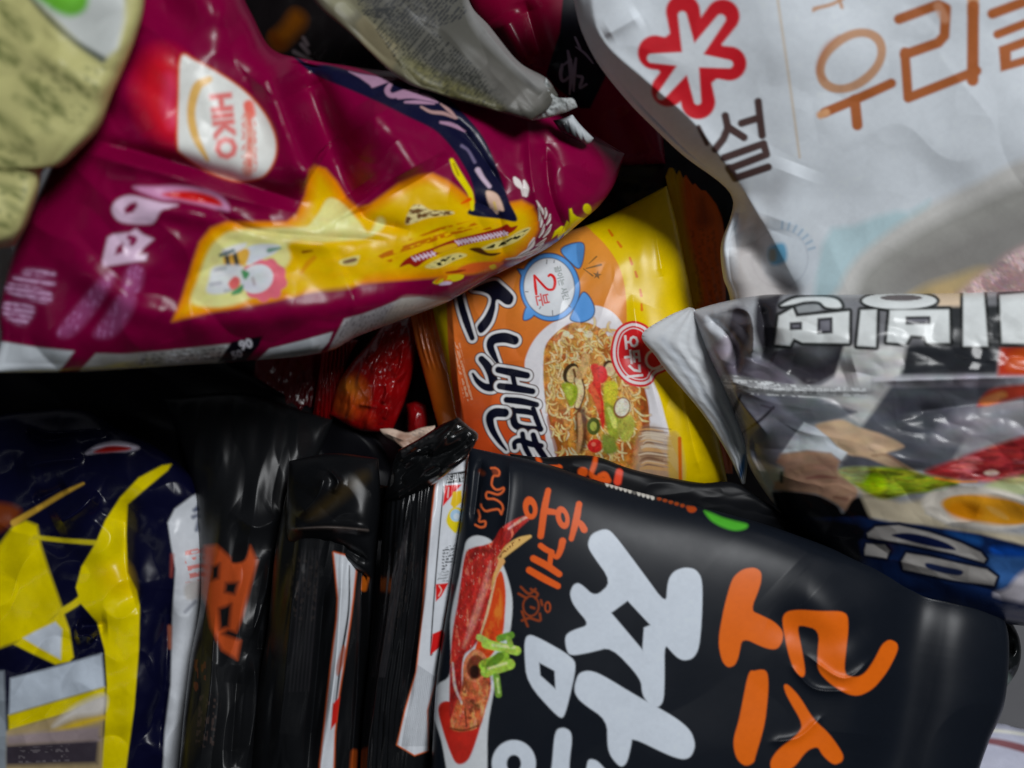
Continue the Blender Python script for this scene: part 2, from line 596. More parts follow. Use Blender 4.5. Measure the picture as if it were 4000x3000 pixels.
    A.ell(Z((1140, 1440))[0], 30, 27, (178, 36, 32)); A.ell(Z((1132, 1432))[0], 9, 8, (220, 110, 90))
    A.poly(Z((1180, 1380), (1240, 1400), (1260, 1470), (1190, 1480)), (112, 122, 46), soft=12)
    A.poly(soup, (70, 34, 14), a=0.22, tex=lambda x, y: np.clip((fbm(x / 17, y / 17, 24) - 0.10) * 9, 0, 1))
    A.mottle(soup, .22, 20, 26, 13); A.mottle(soup, .25, 8, 8, 17)
    # crinkled clear end at the lower right of the bowl
    A.poly(Z((1375, 1400), (1440, 1330), (1530, 1370), (1590, 1400), (1602, 1650), (1370, 1650)), (150, 128, 108), soft=30, a=.8)
    for k in range(26):
        y0 = 1345 + k * 9
        A.stroke(Z((1375 + r.uniform(0, 30), y0), (1430, y0 - 8 + r.uniform(-6, 6)), (1500 + r.uniform(0, 70), y0 + 6)), [4, 7, 4],
                 ((196, 182, 160), (92, 60, 44), (186, 140, 80))[r.choice(3)], soft=6, a=.65)
    A.poly(Z((1535, 1392), (1592, 1400), (1604, 1660), (1545, 1640)), (172, 140, 40), a=.7, soft=12)
    A.stroke(Z((1597, 1400), (1602, 1660)), 14, (176, 84, 8))
    # red badge
    for (g, c) in ((0, (182, 28, 34)), (9, (206, 196, 198)), (20, (182, 28, 34)), (27, (206, 196, 198)), (31, (180, 24, 30))):
        A.poly(Z((1340, 765), (1420, 790), (1455, 850), (1505, 880), (1540, 960), (1530, 1030), (1475, 1060), (1450, 1100), (1400, 1122), (1325, 1110),
                 (1265, 1060), (1228, 980), (1228, 890), (1262, 805)), c, grow=-g, soft=4)
    A.text("오뚜기", Z((1343, 955))[0], 62, (222, 214, 214), ang=84, bold=2.2, soft=4, stretch=.92)
    A.ell(Z((1462, 975))[0], 38, 40, (206, 196, 198), ring=9)
    # small vertical print by the edge
    A.lines(Z((372, 880), (410, 880), (470, 1170), (430, 1180)), 74, 15, (214, 160, 128), a=.8, seed=11, fill=.7)
    A.lines(Z((430, 1120), (462, 1110), (480, 1190), (450, 1200)), 74, 15, (214, 160, 128), a=.8, seed=12, fill=.8)
    # big brush letters, navy with a white rim
    def letter(fn):
        for g, c in ((15, (66, 46, 40)), (11, (206, 206, 208)), (0, NAVY)):
            fn(g, c)
    letter(lambda g, c: A.poly(Z((470, 600), (520, 567), (600, 542), (640, 567), (697, 622), (702, 655), (685, 680), (655, 680), (612, 655), (604, 705),
                                 (585, 770), (550, 820), (522, 836), (504, 820), (502, 790), (543, 735), (572, 670), (568, 632), (530, 612)), c, grow=g - 3, soft=5))
    letter(lambda g, c: A.stroke(Z((402, 600), (418, 680), (445, 770), (476, 858)), [24, 26, 27, 20], c, grow=g, soft=5))
    letter(lambda g, c: A.stroke(Z((704, 870), (650, 856), (592, 866), (574, 900), (592, 950), (616, 994)), [36, 40, 36, 30, 24, 12], c, grow=g, soft=5))
    letter(lambda g, c: A.stroke(Z((527, 972), (558, 1008), (584, 1060), (590, 1118), (548, 1122), (506, 1092), (480, 1052)), [26, 32, 36, 34, 28, 20, 10], c, grow=g, soft=5))
    def hs(g, c):
        A.stroke(Z((618, 1030), (700, 1046), (772, 1060)), [26, 30, 26], c, grow=g, soft=5)
        A.stroke(Z((626, 1118), (710, 1130), (802, 1146)), [26, 30, 24], c, grow=g, soft=5)
        A.stroke(Z((690, 1040), (712, 1134)), 20, c, grow=g, soft=5)
    letter(hs)
    def rm(g, c):
        A.stroke(Z((662, 1192), (740, 1200), (824, 1218)), [24, 27, 22], c, grow=g, soft=5)
        A.stroke(Z((694, 1248), (706, 1320), (748, 1344), (846, 1350)), [26, 29, 27, 22], c, grow=g, soft=5)
        A.stroke(Z((700, 1250), (770, 1256), (812, 1268)), [22, 24, 18], c, grow=g, soft=5)
        A.stroke(Z((806, 1240), (822, 1290), (846, 1350)), [20, 23, 20], c, grow=g, soft=5)
    letter(rm)
    letter(lambda g, c: A.stroke(Z((652, 1262), (600, 1262), (572, 1290), (584, 1350), (622, 1415), (660, 1462)), [34, 36, 32, 26, 18, 8], c, grow=g, soft=5))
    def ch(g, c):
        A.stroke(Z((706, 1450), (706, 1424), (736, 1412), (790, 1430), (850, 1440)), [18, 20, 22, 24, 20], c, grow=g, soft=5)
        A.stroke(Z((748, 1376), (760, 1440), (790, 1500)), [20, 22, 20], c, grow=g, soft=5)
        A.stroke(Z((806, 1382), (826, 1440), (880, 1520)), [22, 26, 24], c, grow=g, soft=5)
    letter(ch)
    # alarm clock
    for g, c in ((4, (26, 40, 66)), (0, (78, 136, 198))):
        A.poly(Z((958, 388), (995, 356), (1070, 346), (1078, 400), (1056, 478), (1012, 450)), c, grow=g)
        A.poly(Z((1078, 612), (1112, 642), (1135, 700), (1122, 745), (1070, 770), (1010, 758), (1022, 715), (1050, 655)), c, grow=g)
        A.poly(Z((722, 486), (790, 490), (748, 526)), c, grow=g, smooth=False)
        A.poly(Z((772, 692), (812, 722), (788, 752), (754, 756)), c, grow=g)
        A.ell(Z((896, 583))[0], 115 + g, 131 + g, c, ang=-8)
    A.poly(Z((1040, 352), (1070, 346), (1078, 400), (1062, 470), (1046, 440)), (58, 100, 150), a=.6)
    A.ell(Z((892, 583))[0], 101, 116, (34, 50, 78), ang=-5); A.ell(Z((892, 583))[0], 98, 113, (186, 190, 194), ang=-5)
    for p, q in (((880, 436), (878, 456)), ((910, 710), (911, 734)), ((765, 608), (778, 608)), ((920, 440), (918, 450)), ((840, 700), (846, 690)), ((1008, 690), (998, 682))):
        A.stroke(Z(p, q), 4, (70, 70, 76), soft=4, a=.8)
    A.stroke(ZN((1580, 1052), (1600, 1040), (1632, 1066), (1642, 1120), (1628, 1172), (1598, 1184), (1560, 1172), (1500, 1110), (1446, 1050)),
             [9, 11, 12, 12, 11, 10, 10, 10, 9], (190, 24, 24), soft=4)
    A.stroke(ZN((1442, 1048), (1452, 1140), (1462, 1226)), [8, 12, 10], (190, 24, 24), soft=4)
    A.text("분", ZN((1522, 1278))[0], 50, (186, 60, 58), ang=78, bold=.8)
    A.text("끓이는 시간", ZN((1708, 1122))[0], 26, (110, 120, 118), ang=74, bold=.4)
    for p, q, w in (((1108, 455), (1148, 418), 6), ((1078, 484), (1128, 522), 6), ((1094, 482), (1172, 462), 9)):
        A.stroke(Z(p, q), [w * .5, w], (96, 72, 34), soft=4, a=.9)
    st = [(1152 + (24 if k % 2 == 0 else 10) * math.cos(k * math.pi / 5 + 1.1), 518 + (24 if k % 2 == 0 else 10) * math.sin(k * math.pi / 5 + 1.1)) for k in range(10)]
    A.poly(Z(*st), (104, 72, 30), smooth=False, soft=4)
    # yellow band at the far right stays plain
    A.stroke(PX((2655, 700), (2690, 1150), (2760, 1500)), 10, (190, 160, 10), a=.5, soft=14)


t = thing("noodle_packet", "orange and yellow noodle packet with a blue alarm clock and a noodle bowl", "noodle packet", 2200, 1450, .40)
sheet("wrapper", GLOSS, t,
      left=[(1676, 1060), (1688, 1190), (1712, 1300), (1745, 1430), (1771, 1560), (1792, 1680), (1830, 1960)],
      right=[(2604, 726), (2645, 880), (2700, 1150), (2765, 1500), (2845, 1900)],
      top=[(1676, 1060), (1980, 965), (2280, 884), (2440, 812), (2604, 726)],
      bottom=[(1830, 1960), (2300, 1960), (2845, 1900)],
      depth=(.374, .378, .374, .370), bulge=.016, art=art_snack, base=YEL, step=2.9, back=.014, pu=5.5, pv=4.5, q=2.0,
      creases=[([(2470, 1150), (2500, 1330), (2600, 1700)], 26, .0012), ([(2560, 900), (2590, 1080)], 16, .0012),
               ([(2640, 1380), (2700, 1700), (2740, 1850)], 22, .0016), ([(1760, 1150), (1790, 1500), (1810, 1700)], 14, .0014),
               ([(1800, 1850), (2100, 1790), (2500, 1840)], 50, -.002)],
      wrinkle=[(260, 260, 20, .004, 3)], crumple=[(170, 330, 10, .0022, 5)])


def art_seal_left(A):
    A.grad((1610, 1240), (1700, 1640), (196, 100, 20), 0, 1)


def seal_rib(X, Y, U, V):
    env = np.clip((1450 - Y) / 240, 0, 1) ** 0.7
    return env * (.0010 * np.sin(U * 5.2 * 2 * math.pi + 1.3 * fbm(X / 60, Y / 90, 8)) + .0018 * fbm(X / 26, Y / 70, 3))


sheet("end_seal", SHINY, t,
      left=[(1600, 1215), (1622, 1330), (1648, 1430), (1680, 1550), (1716, 1680), (1750, 1790)],
      right=[(1700, 1175), (1716, 1300), (1748, 1430), (1775, 1560), (1796, 1680), (1815, 1780)],
      top=[(1600, 1215), (1650, 1190), (1700, 1175)], bottom=[(1750, 1790), (1815, 1780)],
      depth=(.388, .378, .392, .380), bulge=.002, art=art_seal_left, base=(188, 92, 30), step=3, back=.001, extra=seal_rib,
      label="orange crimped bottom seal")


def art_seal_right(A):
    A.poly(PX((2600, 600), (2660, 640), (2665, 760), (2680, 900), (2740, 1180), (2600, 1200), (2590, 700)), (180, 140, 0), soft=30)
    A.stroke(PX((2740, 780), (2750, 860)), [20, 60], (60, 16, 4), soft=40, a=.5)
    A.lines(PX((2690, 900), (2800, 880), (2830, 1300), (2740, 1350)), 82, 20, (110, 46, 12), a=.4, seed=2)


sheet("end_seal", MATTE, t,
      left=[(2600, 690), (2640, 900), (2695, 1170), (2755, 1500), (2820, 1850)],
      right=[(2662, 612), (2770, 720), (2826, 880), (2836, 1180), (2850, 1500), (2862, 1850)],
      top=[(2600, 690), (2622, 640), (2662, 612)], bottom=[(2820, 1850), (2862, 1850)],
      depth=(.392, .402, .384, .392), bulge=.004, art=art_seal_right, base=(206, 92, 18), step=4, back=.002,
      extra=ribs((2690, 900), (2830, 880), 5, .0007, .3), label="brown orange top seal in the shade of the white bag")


# ================================================================== the big magenta packet on the left
def art_magenta(A):
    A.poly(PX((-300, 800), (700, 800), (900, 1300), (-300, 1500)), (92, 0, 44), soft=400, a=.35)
    # left side printing
    A.ell(ZA((1040, 600))[0], 120, 185, (176, 16, 34), ang=-14, soft=110)
    A.stroke(ZA((1045, 480), (1055, 560), (1040, 660), (1070, 760)), [30, 45, 40, 40], (204, 60, 100), soft=50, a=.7)
    drop = ZA((1120, 355), (1200, 375), (1340, 450), (1500, 560), (1620, 690), (1690, 830), (1698, 950), (1655, 1050), (1585, 1100), (1450, 1110),
              (1280, 1050), (1130, 950), (1100, 880), (1105, 600))
    A.poly(drop, (196, 92, 40), soft=14, grow=6)
    A.poly(drop, (204, 206, 202), soft=9)
    A.stroke(ZA((1290, 490), (1215, 540), (1180, 690), (1205, 840), (1280, 985)), [26, 36, 32, 30, 14], (208, 166, 92), soft=9)
    A.text("HIKO", ZA((1382, 780))[0], 78, (196, 78, 76), ang=84, bold=6, soft=14, stretch=.95, a=.9)
    A.stroke(ZA((1535, 650), (1545, 700)), 42, (200, 96, 84), soft=14)
    A.stroke(ZA((1530, 720), (1545, 870), (1530, 1060)), [30, 34, 40], (218, 142, 124), soft=16, a=.8)
    A.lines(ZA((1490, 700), (1580, 700), (1590, 1060), (1490, 1060)), 90, 26, (196, 90, 80), a=.6, seed=31)
    # white letters
    lil = (186, 160, 182)
    A.poly(ZD((690, 190), (720, 130), (800, 100), (900, 120), (1000, 145), (1100, 160), (1000, 190), (960, 250), (930, 275), (820, 275), (730, 255)), lil, soft=12,
           holes=[np.array(ZD((765, 185), (800, 150), (840, 140), (850, 165), (820, 205), (775, 215)))])
    A.poly(ZD((665, 360), (700, 340), (800, 330), (840, 305), (880, 340), (950, 370), (890, 420), (850, 470), (910, 462), (900, 500), (760, 520), (640, 540), (630, 510)),
           lil, soft=12, smooth=False, holes=[np.array(ZD((720, 420), (760, 390), (760, 450), (710, 470)))])
    A.stroke(ZD((800, 360), (830, 370), (815, 395)), 22, (110, 10, 60), soft=10)
    # faded rows of small print
    pk = (158, 88, 142)
    for pts in (((640, 600), (705, 600), (600, 790), (450, 960), (355, 950), (480, 780)), ((800, 540), (880, 560), (855, 690), (760, 690)),
                ((740, 720), (835, 730), (790, 860), (690, 970), (580, 965), (650, 850))):
        A.poly(ZD(*pts), pk, soft=30, a=.42)
        A.lines(ZD(*pts), 102, 22, (170, 110, 158), a=.55, seed=5, smooth=True)
    for pts in (((170, 555), (325, 572), (320, 600), (150, 590)), ((110, 600), (320, 630), (310, 655), (100, 622)), ((60, 640), (300, 690), (285, 765), (50, 700)),
                ((30, 760), (210, 790), (150, 900), (30, 850))):
        A.poly(ZD(*pts), (160, 108, 152), soft=30, a=.4)
        A.lines(ZD(*pts), 8, 20, (196, 160, 196), a=.7, char=16, seed=15, fill=.8, smooth=True)
    # red oval
    A.poly(ZD((820, 50), (960, 45), (1100, 40), (1250, 60), (1370, 110), (1420, 190), (1360, 190), (1250, 160), (1100, 130), (980, 120)), (176, 120, 156), soft=16)
    A.poly(ZD((1000, 95), (1130, 72), (1250, 85), (1340, 120), (1368, 165), (1280, 150), (1150, 130)), (176, 18, 18), soft=14)
    # yellow panel
    panel = (ZD((1060, 880), (1120, 740), (1180, 540), (1230, 390), (1300, 300), (1400, 262), (1600, 262), (1770, 262), (1835, 210), (1880, 100), (1895, 20))
             + ZB((330, 1050), (360, 1018), (430, 1040), (500, 1120), (560, 1220), (630, 1280), (700, 1262), (780, 1205), (880, 1130), (1000, 1080), (1090, 1070), (1180, 1110),
                  (1260, 1170), (1330, 1230), (1480, 1260), (1560, 1250), (1640, 1235), (1710, 1270), (1745, 1340), (1745, 1420), (1700, 1510), (1610, 1590))
             + ZN((1150, 900), (1080, 980), (980, 1010), (870, 1032), (700, 1052), (480, 1072), (200, 1092), (60, 1104))
             + ZD((2212, 650), (2050, 665), (1900, 702), (1700, 752), (1450, 800), (1300, 822)))
    A.poly(panel, (226, 132, 0), soft=16, smooth=False)
    A.poly(panel, (222, 178, 0), soft=46, smooth=False, grow=-30)
    A.poly(ZD((1800, 400), (2212, 400), (2212, 640), (1900, 690), (1780, 700)), (216, 172, 0), soft=30)
    A.poly(ZD((1195, 772), (1225, 610), (1290, 440), (1360, 360), (1450, 318), (1700, 300), (1900, 290), (1960, 230), (2000, 160), (2040, 120), (2110, 150), (2212, 260),
              (2250, 330), (2212, 370), (1800, 385), (1780, 520), (1500, 760)), (222, 218, 142), soft=16)
    A.poly(ZB((300, 1480), (400, 1300), (440, 1235), (490, 1235), (560, 1290), (640, 1390), (700, 1440), (750, 1350), (785, 1350), (795, 1390), (740, 1440), (640, 1470)), (222, 218, 142), soft=16)
    A.poly(ZD((1400, 350), (1700, 320), (2212, 330), (2212, 372), (1800, 385), (1500, 380)), (170, 160, 92), soft=24, a=.5)
    # pictures on the cream panel: plain flower shapes and leaves
    A.ell(ZD((1630, 620))[0], 84, 76, (212, 100, 116), ang=-20, soft=9)
    for k in range(9):
        aa = k * .7 + .2
        A.ell((ZD((1630, 620))[0][0] + 70 * math.cos(aa), ZD((1630, 620))[0][1] + 66 * math.sin(aa)), 22, 22, (212, 100, 116), soft=9)
    A.ell(ZD((1585, 615))[0], 66, 55, (206, 208, 214), ang=-25, soft=6)
    A.poly(ZD((1530, 420), (1620, 400), (1730, 410), (1690, 460), (1600, 500), (1530, 530), (1510, 480)), (206, 210, 218), soft=8)
    A.stroke(ZD((1660, 440), (1730, 425)), [18, 8], (96, 130, 112), soft=8)
    A.poly(ZD((1390, 470), (1500, 430), (1540, 450), (1510, 530), (1420, 560), (1380, 520)), (206, 158, 62), soft=8)
    for q in ((1400, 480), (1450, 460)):
        A.stroke(ZD(q, (q[0] + 15, q[1] + 80)), 18, (58, 58, 50), soft=8)
    A.poly(ZD((1370, 440), (1440, 410), (1520, 395), (1500, 430), (1400, 470)), (214, 216, 216), soft=10)
    A.stroke(ZD((1360, 470), (1440, 440)), 12, (60, 84, 90), soft=8)
    A.poly(ZD((1310, 550), (1380, 530), (1500, 540), (1480, 620), (1400, 700), (1280, 700), (1290, 620)), (208, 212, 214), soft=14)
    for q in ((1300, 650), (1330, 560), (1390, 690)):
        A.stroke(ZD(q, (q[0] + 60, q[1] - 10)), 14, (140, 146, 150), soft=10, a=.7)
    A.poly(ZD((1410, 640), (1450, 600), (1480, 620), (1470, 670), (1430, 680)), (206, 96, 96), soft=8)
    A.poly(ZD((1490, 560), (1540, 580), (1510, 620)), (70, 130, 84), soft=8)
    A.poly(ZD((1440, 690), (1500, 650), (1490, 700), (1430, 715)), (70, 130, 84), soft=8)
    A.stroke(ZD((1560, 610), (1570, 650)), 10, (130, 110, 110), soft=8, a=.6)
    A.mottle(PX((700, 850), (1300, 850), (1900, 800), (1950, 1100), (700, 1300)), .12, 60, 30, 3)
    # small marks
    A.stroke(ZD((1870, 450), (1925, 442)), [10, 6], (120, 60, 10)); A.stroke(ZD((1940, 485), (1900, 520), (1860, 580)), [16, 20, 10], (190, 130, 10), soft=10)
    A.poly(ZD((2100, 500), (2212, 470), (2212, 500), (2190, 530), (2110, 530)), (214, 200, 120), soft=6); A.poly(ZD((2120, 505), (2190, 485), (2200, 505), (2130, 522)), (112, 84, 60), soft=8)
    # noodle photo
    nd = ZB((925, 1385), (960, 1278), (1020, 1264), (1080, 1296), (1200, 1302), (1212, 1322), (1060, 1345))
    A.poly(nd, (216, 200, 140), soft=6)
    A.poly(nd, (96, 66, 34), soft=6, tex=lambda x, y: np.clip((fbm(x / 22, y / 10, 41) + .04) * 9, 0, 1))
    # ornate rows of orange lettering
    A.lines(ZN((-60, 860), (200, 720), (520, 590), (860, 515), (900, 560), (600, 640), (250, 770), (0, 900)), -18, 34, (168, 92, 4), a=1, char=14, seed=6, fill=.78)
    A.lines(ZN((0, 900), (250, 770), (600, 640), (1000, 565), (1040, 600), (700, 660), (330, 790), (60, 920)), -18, 34, (168, 92, 4), a=1, char=14, seed=16, fill=.78)
    A.poly(ZN((150, 966), (210, 890), (330, 830), (470, 780), (640, 712), (820, 665), (1000, 620), (1120, 582), (1180, 555), (1220, 582), (1282, 570), (1230, 630), (1100, 682),
              (900, 722), (720, 772), (560, 826), (420, 892), (310, 966), (240, 940)), (132, 26, 16), soft=5)
    A.poly(ZN((480, 800), (650, 740), (700, 750), (690, 780), (540, 830)), (206, 160, 20), soft=6)
    r = np.random.RandomState(3)
    for x0, x1, y0, y1 in ((285, 470, 890, 835), (700, 1165, 735, 640)):
        n = int((x1 - x0) / 28)
        for k in range(n):
            f = k / (n - 1)
            x, y = x0 + (x1 - x0) * f, y0 + (y1 - y0) * f
            A.stroke(ZN((x - 18, y - 20), (x + 4, y + r.uniform(-6, 6)), (x + 20, y + 20)), [4, 8, 5], (214, 196, 214), soft=4)
            if k % 2:
                A.stroke(ZN((x - 14, y + 14), (x + 20, y - 4)), 5, (214, 196, 214), soft=4)
    for pts in (((395, 965), (520, 890), (680, 835), (770, 838), (790, 860), (680, 905), (520, 975)), ((930, 790), (1040, 735), (1180, 690), (1300, 620), (1395, 585), (1390, 625),
                 (1290, 710), (1150, 770), (1030, 800))):
        A.poly(ZN(*pts), (226, 212, 132), soft=6)
        A.poly(ZN(*pts), (34, 32, 10), soft=6, grow=-6, tex=lambda x, y: np.clip((vnoise((x + y) / 13, (x - y * 2) / 24, 61) - .42) * 7, 0, 1))
    A.poly(ZN((820, 795), (920, 780), (1000, 830), (1120, 830), (1050, 860), (960, 850)), (70, 36, 10), soft=6)
    A.poly(ZN((700, 1000), (800, 940), (960, 915), (1140, 925), (1090, 970), (960, 1000), (840, 1025)), (216, 96, 34), soft=10)
    A.poly(ZN((1010, 960), (1060, 940), (1080, 970), (1040, 990)), (222, 196, 10), soft=6)
    A.stroke(ZN((600, 1020), (700, 1010), (780, 995)), [6, 12, 4], (140, 44, 10), soft=6)
    A.poly(ZN((470, 1115), (520, 1075), (600, 1050), (700, 1035), (765, 1045), (750, 1080), (680, 1105), (600, 1110), (520, 1130)), (224, 206, 16), soft=6)
    A.stroke(ZN((500, 1110), (540, 1075), (600, 1060), (580, 1095), (640, 1100)), 9, (196, 110, 10), soft=5)
    A.poly(ZN((530, 1140), (580, 1105), (650, 1110), (630, 1135)), (206, 186, 214), soft=6)
    # navy ribbon with script
    A.poly(ZB((200, 310), (320, 392), (450, 402), (600, 440), (800, 480), (960, 520), (1100, 560), (1200, 622), (1320, 742), (1410, 862), (1470, 992), (1520, 1122), (1562, 1242),
              (1612, 1362), (1500, 1350), (1310, 1322), (1350, 1250), (1330, 1122), (1270, 1002), (1200, 902), (1100, 802), (940, 722), (780, 642), (600, 562), (430, 492), (330, 440), (230, 350)),
           (14, 15, 40), soft=7)
    sc = (146, 112, 136)
    A.poly(ZB((570, 440), (640, 455), (780, 480), (760, 500), (720, 530), (690, 515), (640, 480)), sc, soft=7)
    A.stroke(ZB((720, 530), (790, 500), (850, 490)), [14, 20, 8], sc, soft=6)
    A.stroke(ZB((830, 520), (810, 560), (840, 590), (920, 570), (1000, 560)), [16, 22, 20, 24, 10], sc, soft=6)
    A.stroke(ZB((880, 600), (960, 590), (1050, 600), (1120, 630)), [16, 22, 26, 8], sc, soft=6)
    A.stroke(ZB((920, 630), (1000, 630), (1100, 640)), [8, 14, 6], sc, soft=6)
    A.stroke(ZB((1020, 660), (1080, 690), (1160, 700), (1230, 730)), [8, 12, 14, 8], (150, 118, 116), soft=6)
    A.stroke(ZB((1140, 640), (1190, 680), (1240, 730)), [6, 14, 6], (150, 118, 116), soft=6)
    A.stroke(ZB((1140, 755), (1210, 770), (1290, 810)), [10, 16, 8], sc, soft=6)
    A.stroke(ZB((1270, 900), (1310, 930), (1350, 1000)), [12, 10, 12], (110, 100, 130), soft=8, a=.7)
    A.stroke(ZB((1370, 1050), (1400, 1100), (1440, 1150)), [22, 18, 16], (170, 150, 168), soft=8)
    A.poly(ZB((1420, 1180), (1490, 1200), (1530, 1295), (1500, 1300), (1490, 1320), (1460, 1290), (1440, 1270)), (190, 158, 140), soft=8)
    A.stroke(ZB((1470, 1250), (1480, 1290)), 10, (236, 200, 120), soft=6)
    # yellow by the ribbon
    A.stroke(ZB((1208, 990), (1240, 1060), (1285, 1130), (1325, 1200), (1335, 1290)), [16, 26, 24, 20, 14], (228, 210, 0), soft=6)
    A.stroke(ZB((1220, 1010), (1250, 1080)), 8, (90, 60, 0), soft=6, a=.6)
    A.stroke(ZB((1270, 1255), (1320, 1230)), [6, 14], (196, 60, 0), soft=8)
    # feathers, flower leaves, yellow grass
    fe = (206, 198, 196)
    for p, q, w in (((1465, 330), (1500, 420), 12), ((1490, 370), (1530, 460), 13), ((1550, 400), (1545, 500), 14), ((1595, 460), (1560, 560), 14), ((1500, 470), (1505, 580), 16),
                    ((1605, 560), (1530, 680), 15), ((1540, 560), (1490, 680), 14), ((1555, 690), (1460, 760), 14), ((1440, 690), (1380, 800), 26), ((1610, 760), (1500, 830), 11),
                    ((1400, 790), (1270, 880), 24), ((1530, 740), (1420, 820), 14), ((1480, 400), (1490, 520), 10), ((1470, 790), (1330, 860), 14), ((1300, 870), (1170, 890), 10)):
        m = ((p[0] + q[0]) / 2 + 8, (p[1] + q[1]) / 2 + 4)
        A.stroke(ZN(p, m, q), [w * .3, w * .8, w * .35], fe, soft=4)
        A.stroke(ZN((p[0] + 6, p[1] + 10), (m[0] - 12, m[1] + 6), (q[0] - 10, q[1])), [2, 5, 2], (84, 70, 46), soft=4, a=.7)
    A.stroke(ZN((1255, 115), (1285, 160), (1325, 215)), [14, 26, 8], fe, soft=5); A.stroke(ZN((1345, 140), (1362, 210), (1362, 275)), [10, 24, 16], fe, soft=5)
    A.stroke(ZN((1320, 215), (1335, 280)), 6, fe, soft=5)
    gy = (212, 200, 0)
    A.poly(ZN((1610, 695), (1640, 620), (1700, 572), (1725, 575), (1710, 625), (1755, 520), (1782, 540), (1775, 410), (1800, 400), (1815, 450), (1850, 480), (1925, 500), (1880, 560),
              (1800, 690), (1775, 690), (1770, 650), (1745, 702), (1722, 690), (1728, 640), (1680, 705), (1665, 690), (1670, 650)), gy, soft=5, smooth=False)
    A.poly(ZN((1770, 380), (1790, 470), (1775, 560)), (70, 50, 10), soft=6, a=.5)
    A.ell(ZN((1952, 408))[0], 16, 21, gy, ang=-20)
    # white side panels with small print
    w = (176, 182, 188)
    A.poly(PX((-60, 1325), (30, 1338), (150, 1358), (290, 1372), (255, 1420), (215, 1470), (-60, 1475)), w, soft=9, smooth=False)
    A.poly(PX((375, 1380), (480, 1383), (640, 1370), (900, 1342), (890, 1400), (850, 1440), (300, 1460)), (150, 150, 150), soft=7, smooth=False)
    A.lines(PX((560, 1385), (905, 1350), (870, 1400), (540, 1430)), -5, 16, (70, 70, 72), a=.8, seed=8)
    A.lines(PX((640, 1370), (905, 1345), (890, 1395), (640, 1420)), 20, 20, (214, 220, 226), a=.8, seed=9)
    A.poly(PX((905, 1335), (1026, 1312), (1012, 1350), (960, 1410), (850, 1415)), (8, 6, 16), soft=6, smooth=False)
    A.text("90", PX((960, 1345))[0], 36, (190, 190, 200), ang=-18, bold=2); A.text("50", PX((925, 1385))[0], 30, (150, 150, 160), ang=-18, bold=1)
    A.poly(PX((1052, 1362), (1180, 1330), (1300, 1296), (1285, 1335), (1250, 1378), (1130, 1398), (1000, 1412)), w, soft=5, smooth=False)
    A.poly(PX((1060, 1385), (1250, 1348), (1240, 1374), (1030, 1405)), (96, 100, 98), soft=12, smooth=False, a=.7)
    A.poly(PX((1345, 1245), (1420, 1225), (1500, 1195), (1570, 1165), (1640, 1160), (1700, 1172), (1770, 1175), (1720, 1215), (1600, 1260), (1400, 1330), (1280, 1370)), (158, 156, 160), soft=6, smooth=False)
    A.lines(PX((1350, 1250), (1560, 1175), (1640, 1200), (1400, 1320), (1300, 1350)), -62, 13, (96, 92, 96), a=.7, seed=19)
    A.poly(PX((1560, 1172), (1640, 1160), (1760, 1175), (1700, 1215), (1500, 1280)), (170, 164, 150), soft=24, a=.6)


t = thing("noodle_packet", "big magenta packet with a navy ribbon, yellow panel and white drop logo", "noodle packet", 1000, 900, .36)
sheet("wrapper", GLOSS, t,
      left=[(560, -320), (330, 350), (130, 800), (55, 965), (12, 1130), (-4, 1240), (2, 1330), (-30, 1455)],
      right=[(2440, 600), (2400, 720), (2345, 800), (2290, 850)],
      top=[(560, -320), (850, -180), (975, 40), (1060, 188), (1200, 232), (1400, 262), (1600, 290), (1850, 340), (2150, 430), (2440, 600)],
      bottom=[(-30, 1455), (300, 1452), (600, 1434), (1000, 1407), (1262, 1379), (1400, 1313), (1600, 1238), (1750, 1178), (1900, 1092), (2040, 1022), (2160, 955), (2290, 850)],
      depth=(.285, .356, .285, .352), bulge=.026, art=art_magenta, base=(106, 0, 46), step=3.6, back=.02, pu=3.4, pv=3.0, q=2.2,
      creases=[([(1130, 220), (1240, 470), (1330, 700), (1395, 800)], 90, -.017), ([(1020, 180), (1120, 420), (1190, 620), (1235, 660)], 80, .010),
               ([(1450, 380), (1560, 560), (1640, 700)], 110, .008), ([(330, 540), (640, 620), (900, 700), (1180, 790)], 40, -.007),
               ([(340, 600), (650, 680), (880, 760), (1150, 830)], 32, .004), ([(480, 800), (850, 850), (1120, 930), (1400, 940)], 45, .003),
               ([(800, 790), (1000, 900), (1500, 940)], 26, -.003),
               ([(1750, 450), (1850, 560), (1980, 760)], 24, -.003), ([(2130, 560), (2150, 760), (2220, 930)], 30, -.005),
               ([(2060, 480), (2080, 700), (2120, 860)], 30, .004), ([(1850, 780), (1950, 850), (1960, 1000)], 18, -.0022), ([(1400, 810), (1440, 860), (1600, 900)], 30, -.0035),
               ([(230, 1000), (700, 1250), (1300, 1200), (1700, 1130)], 60, .003)],
      wrinkle=[(420, 300, 25, .010, 3)], crumple=[(260, 420, -40, .005, 7), (120, 160, 20, .0006, 4)])


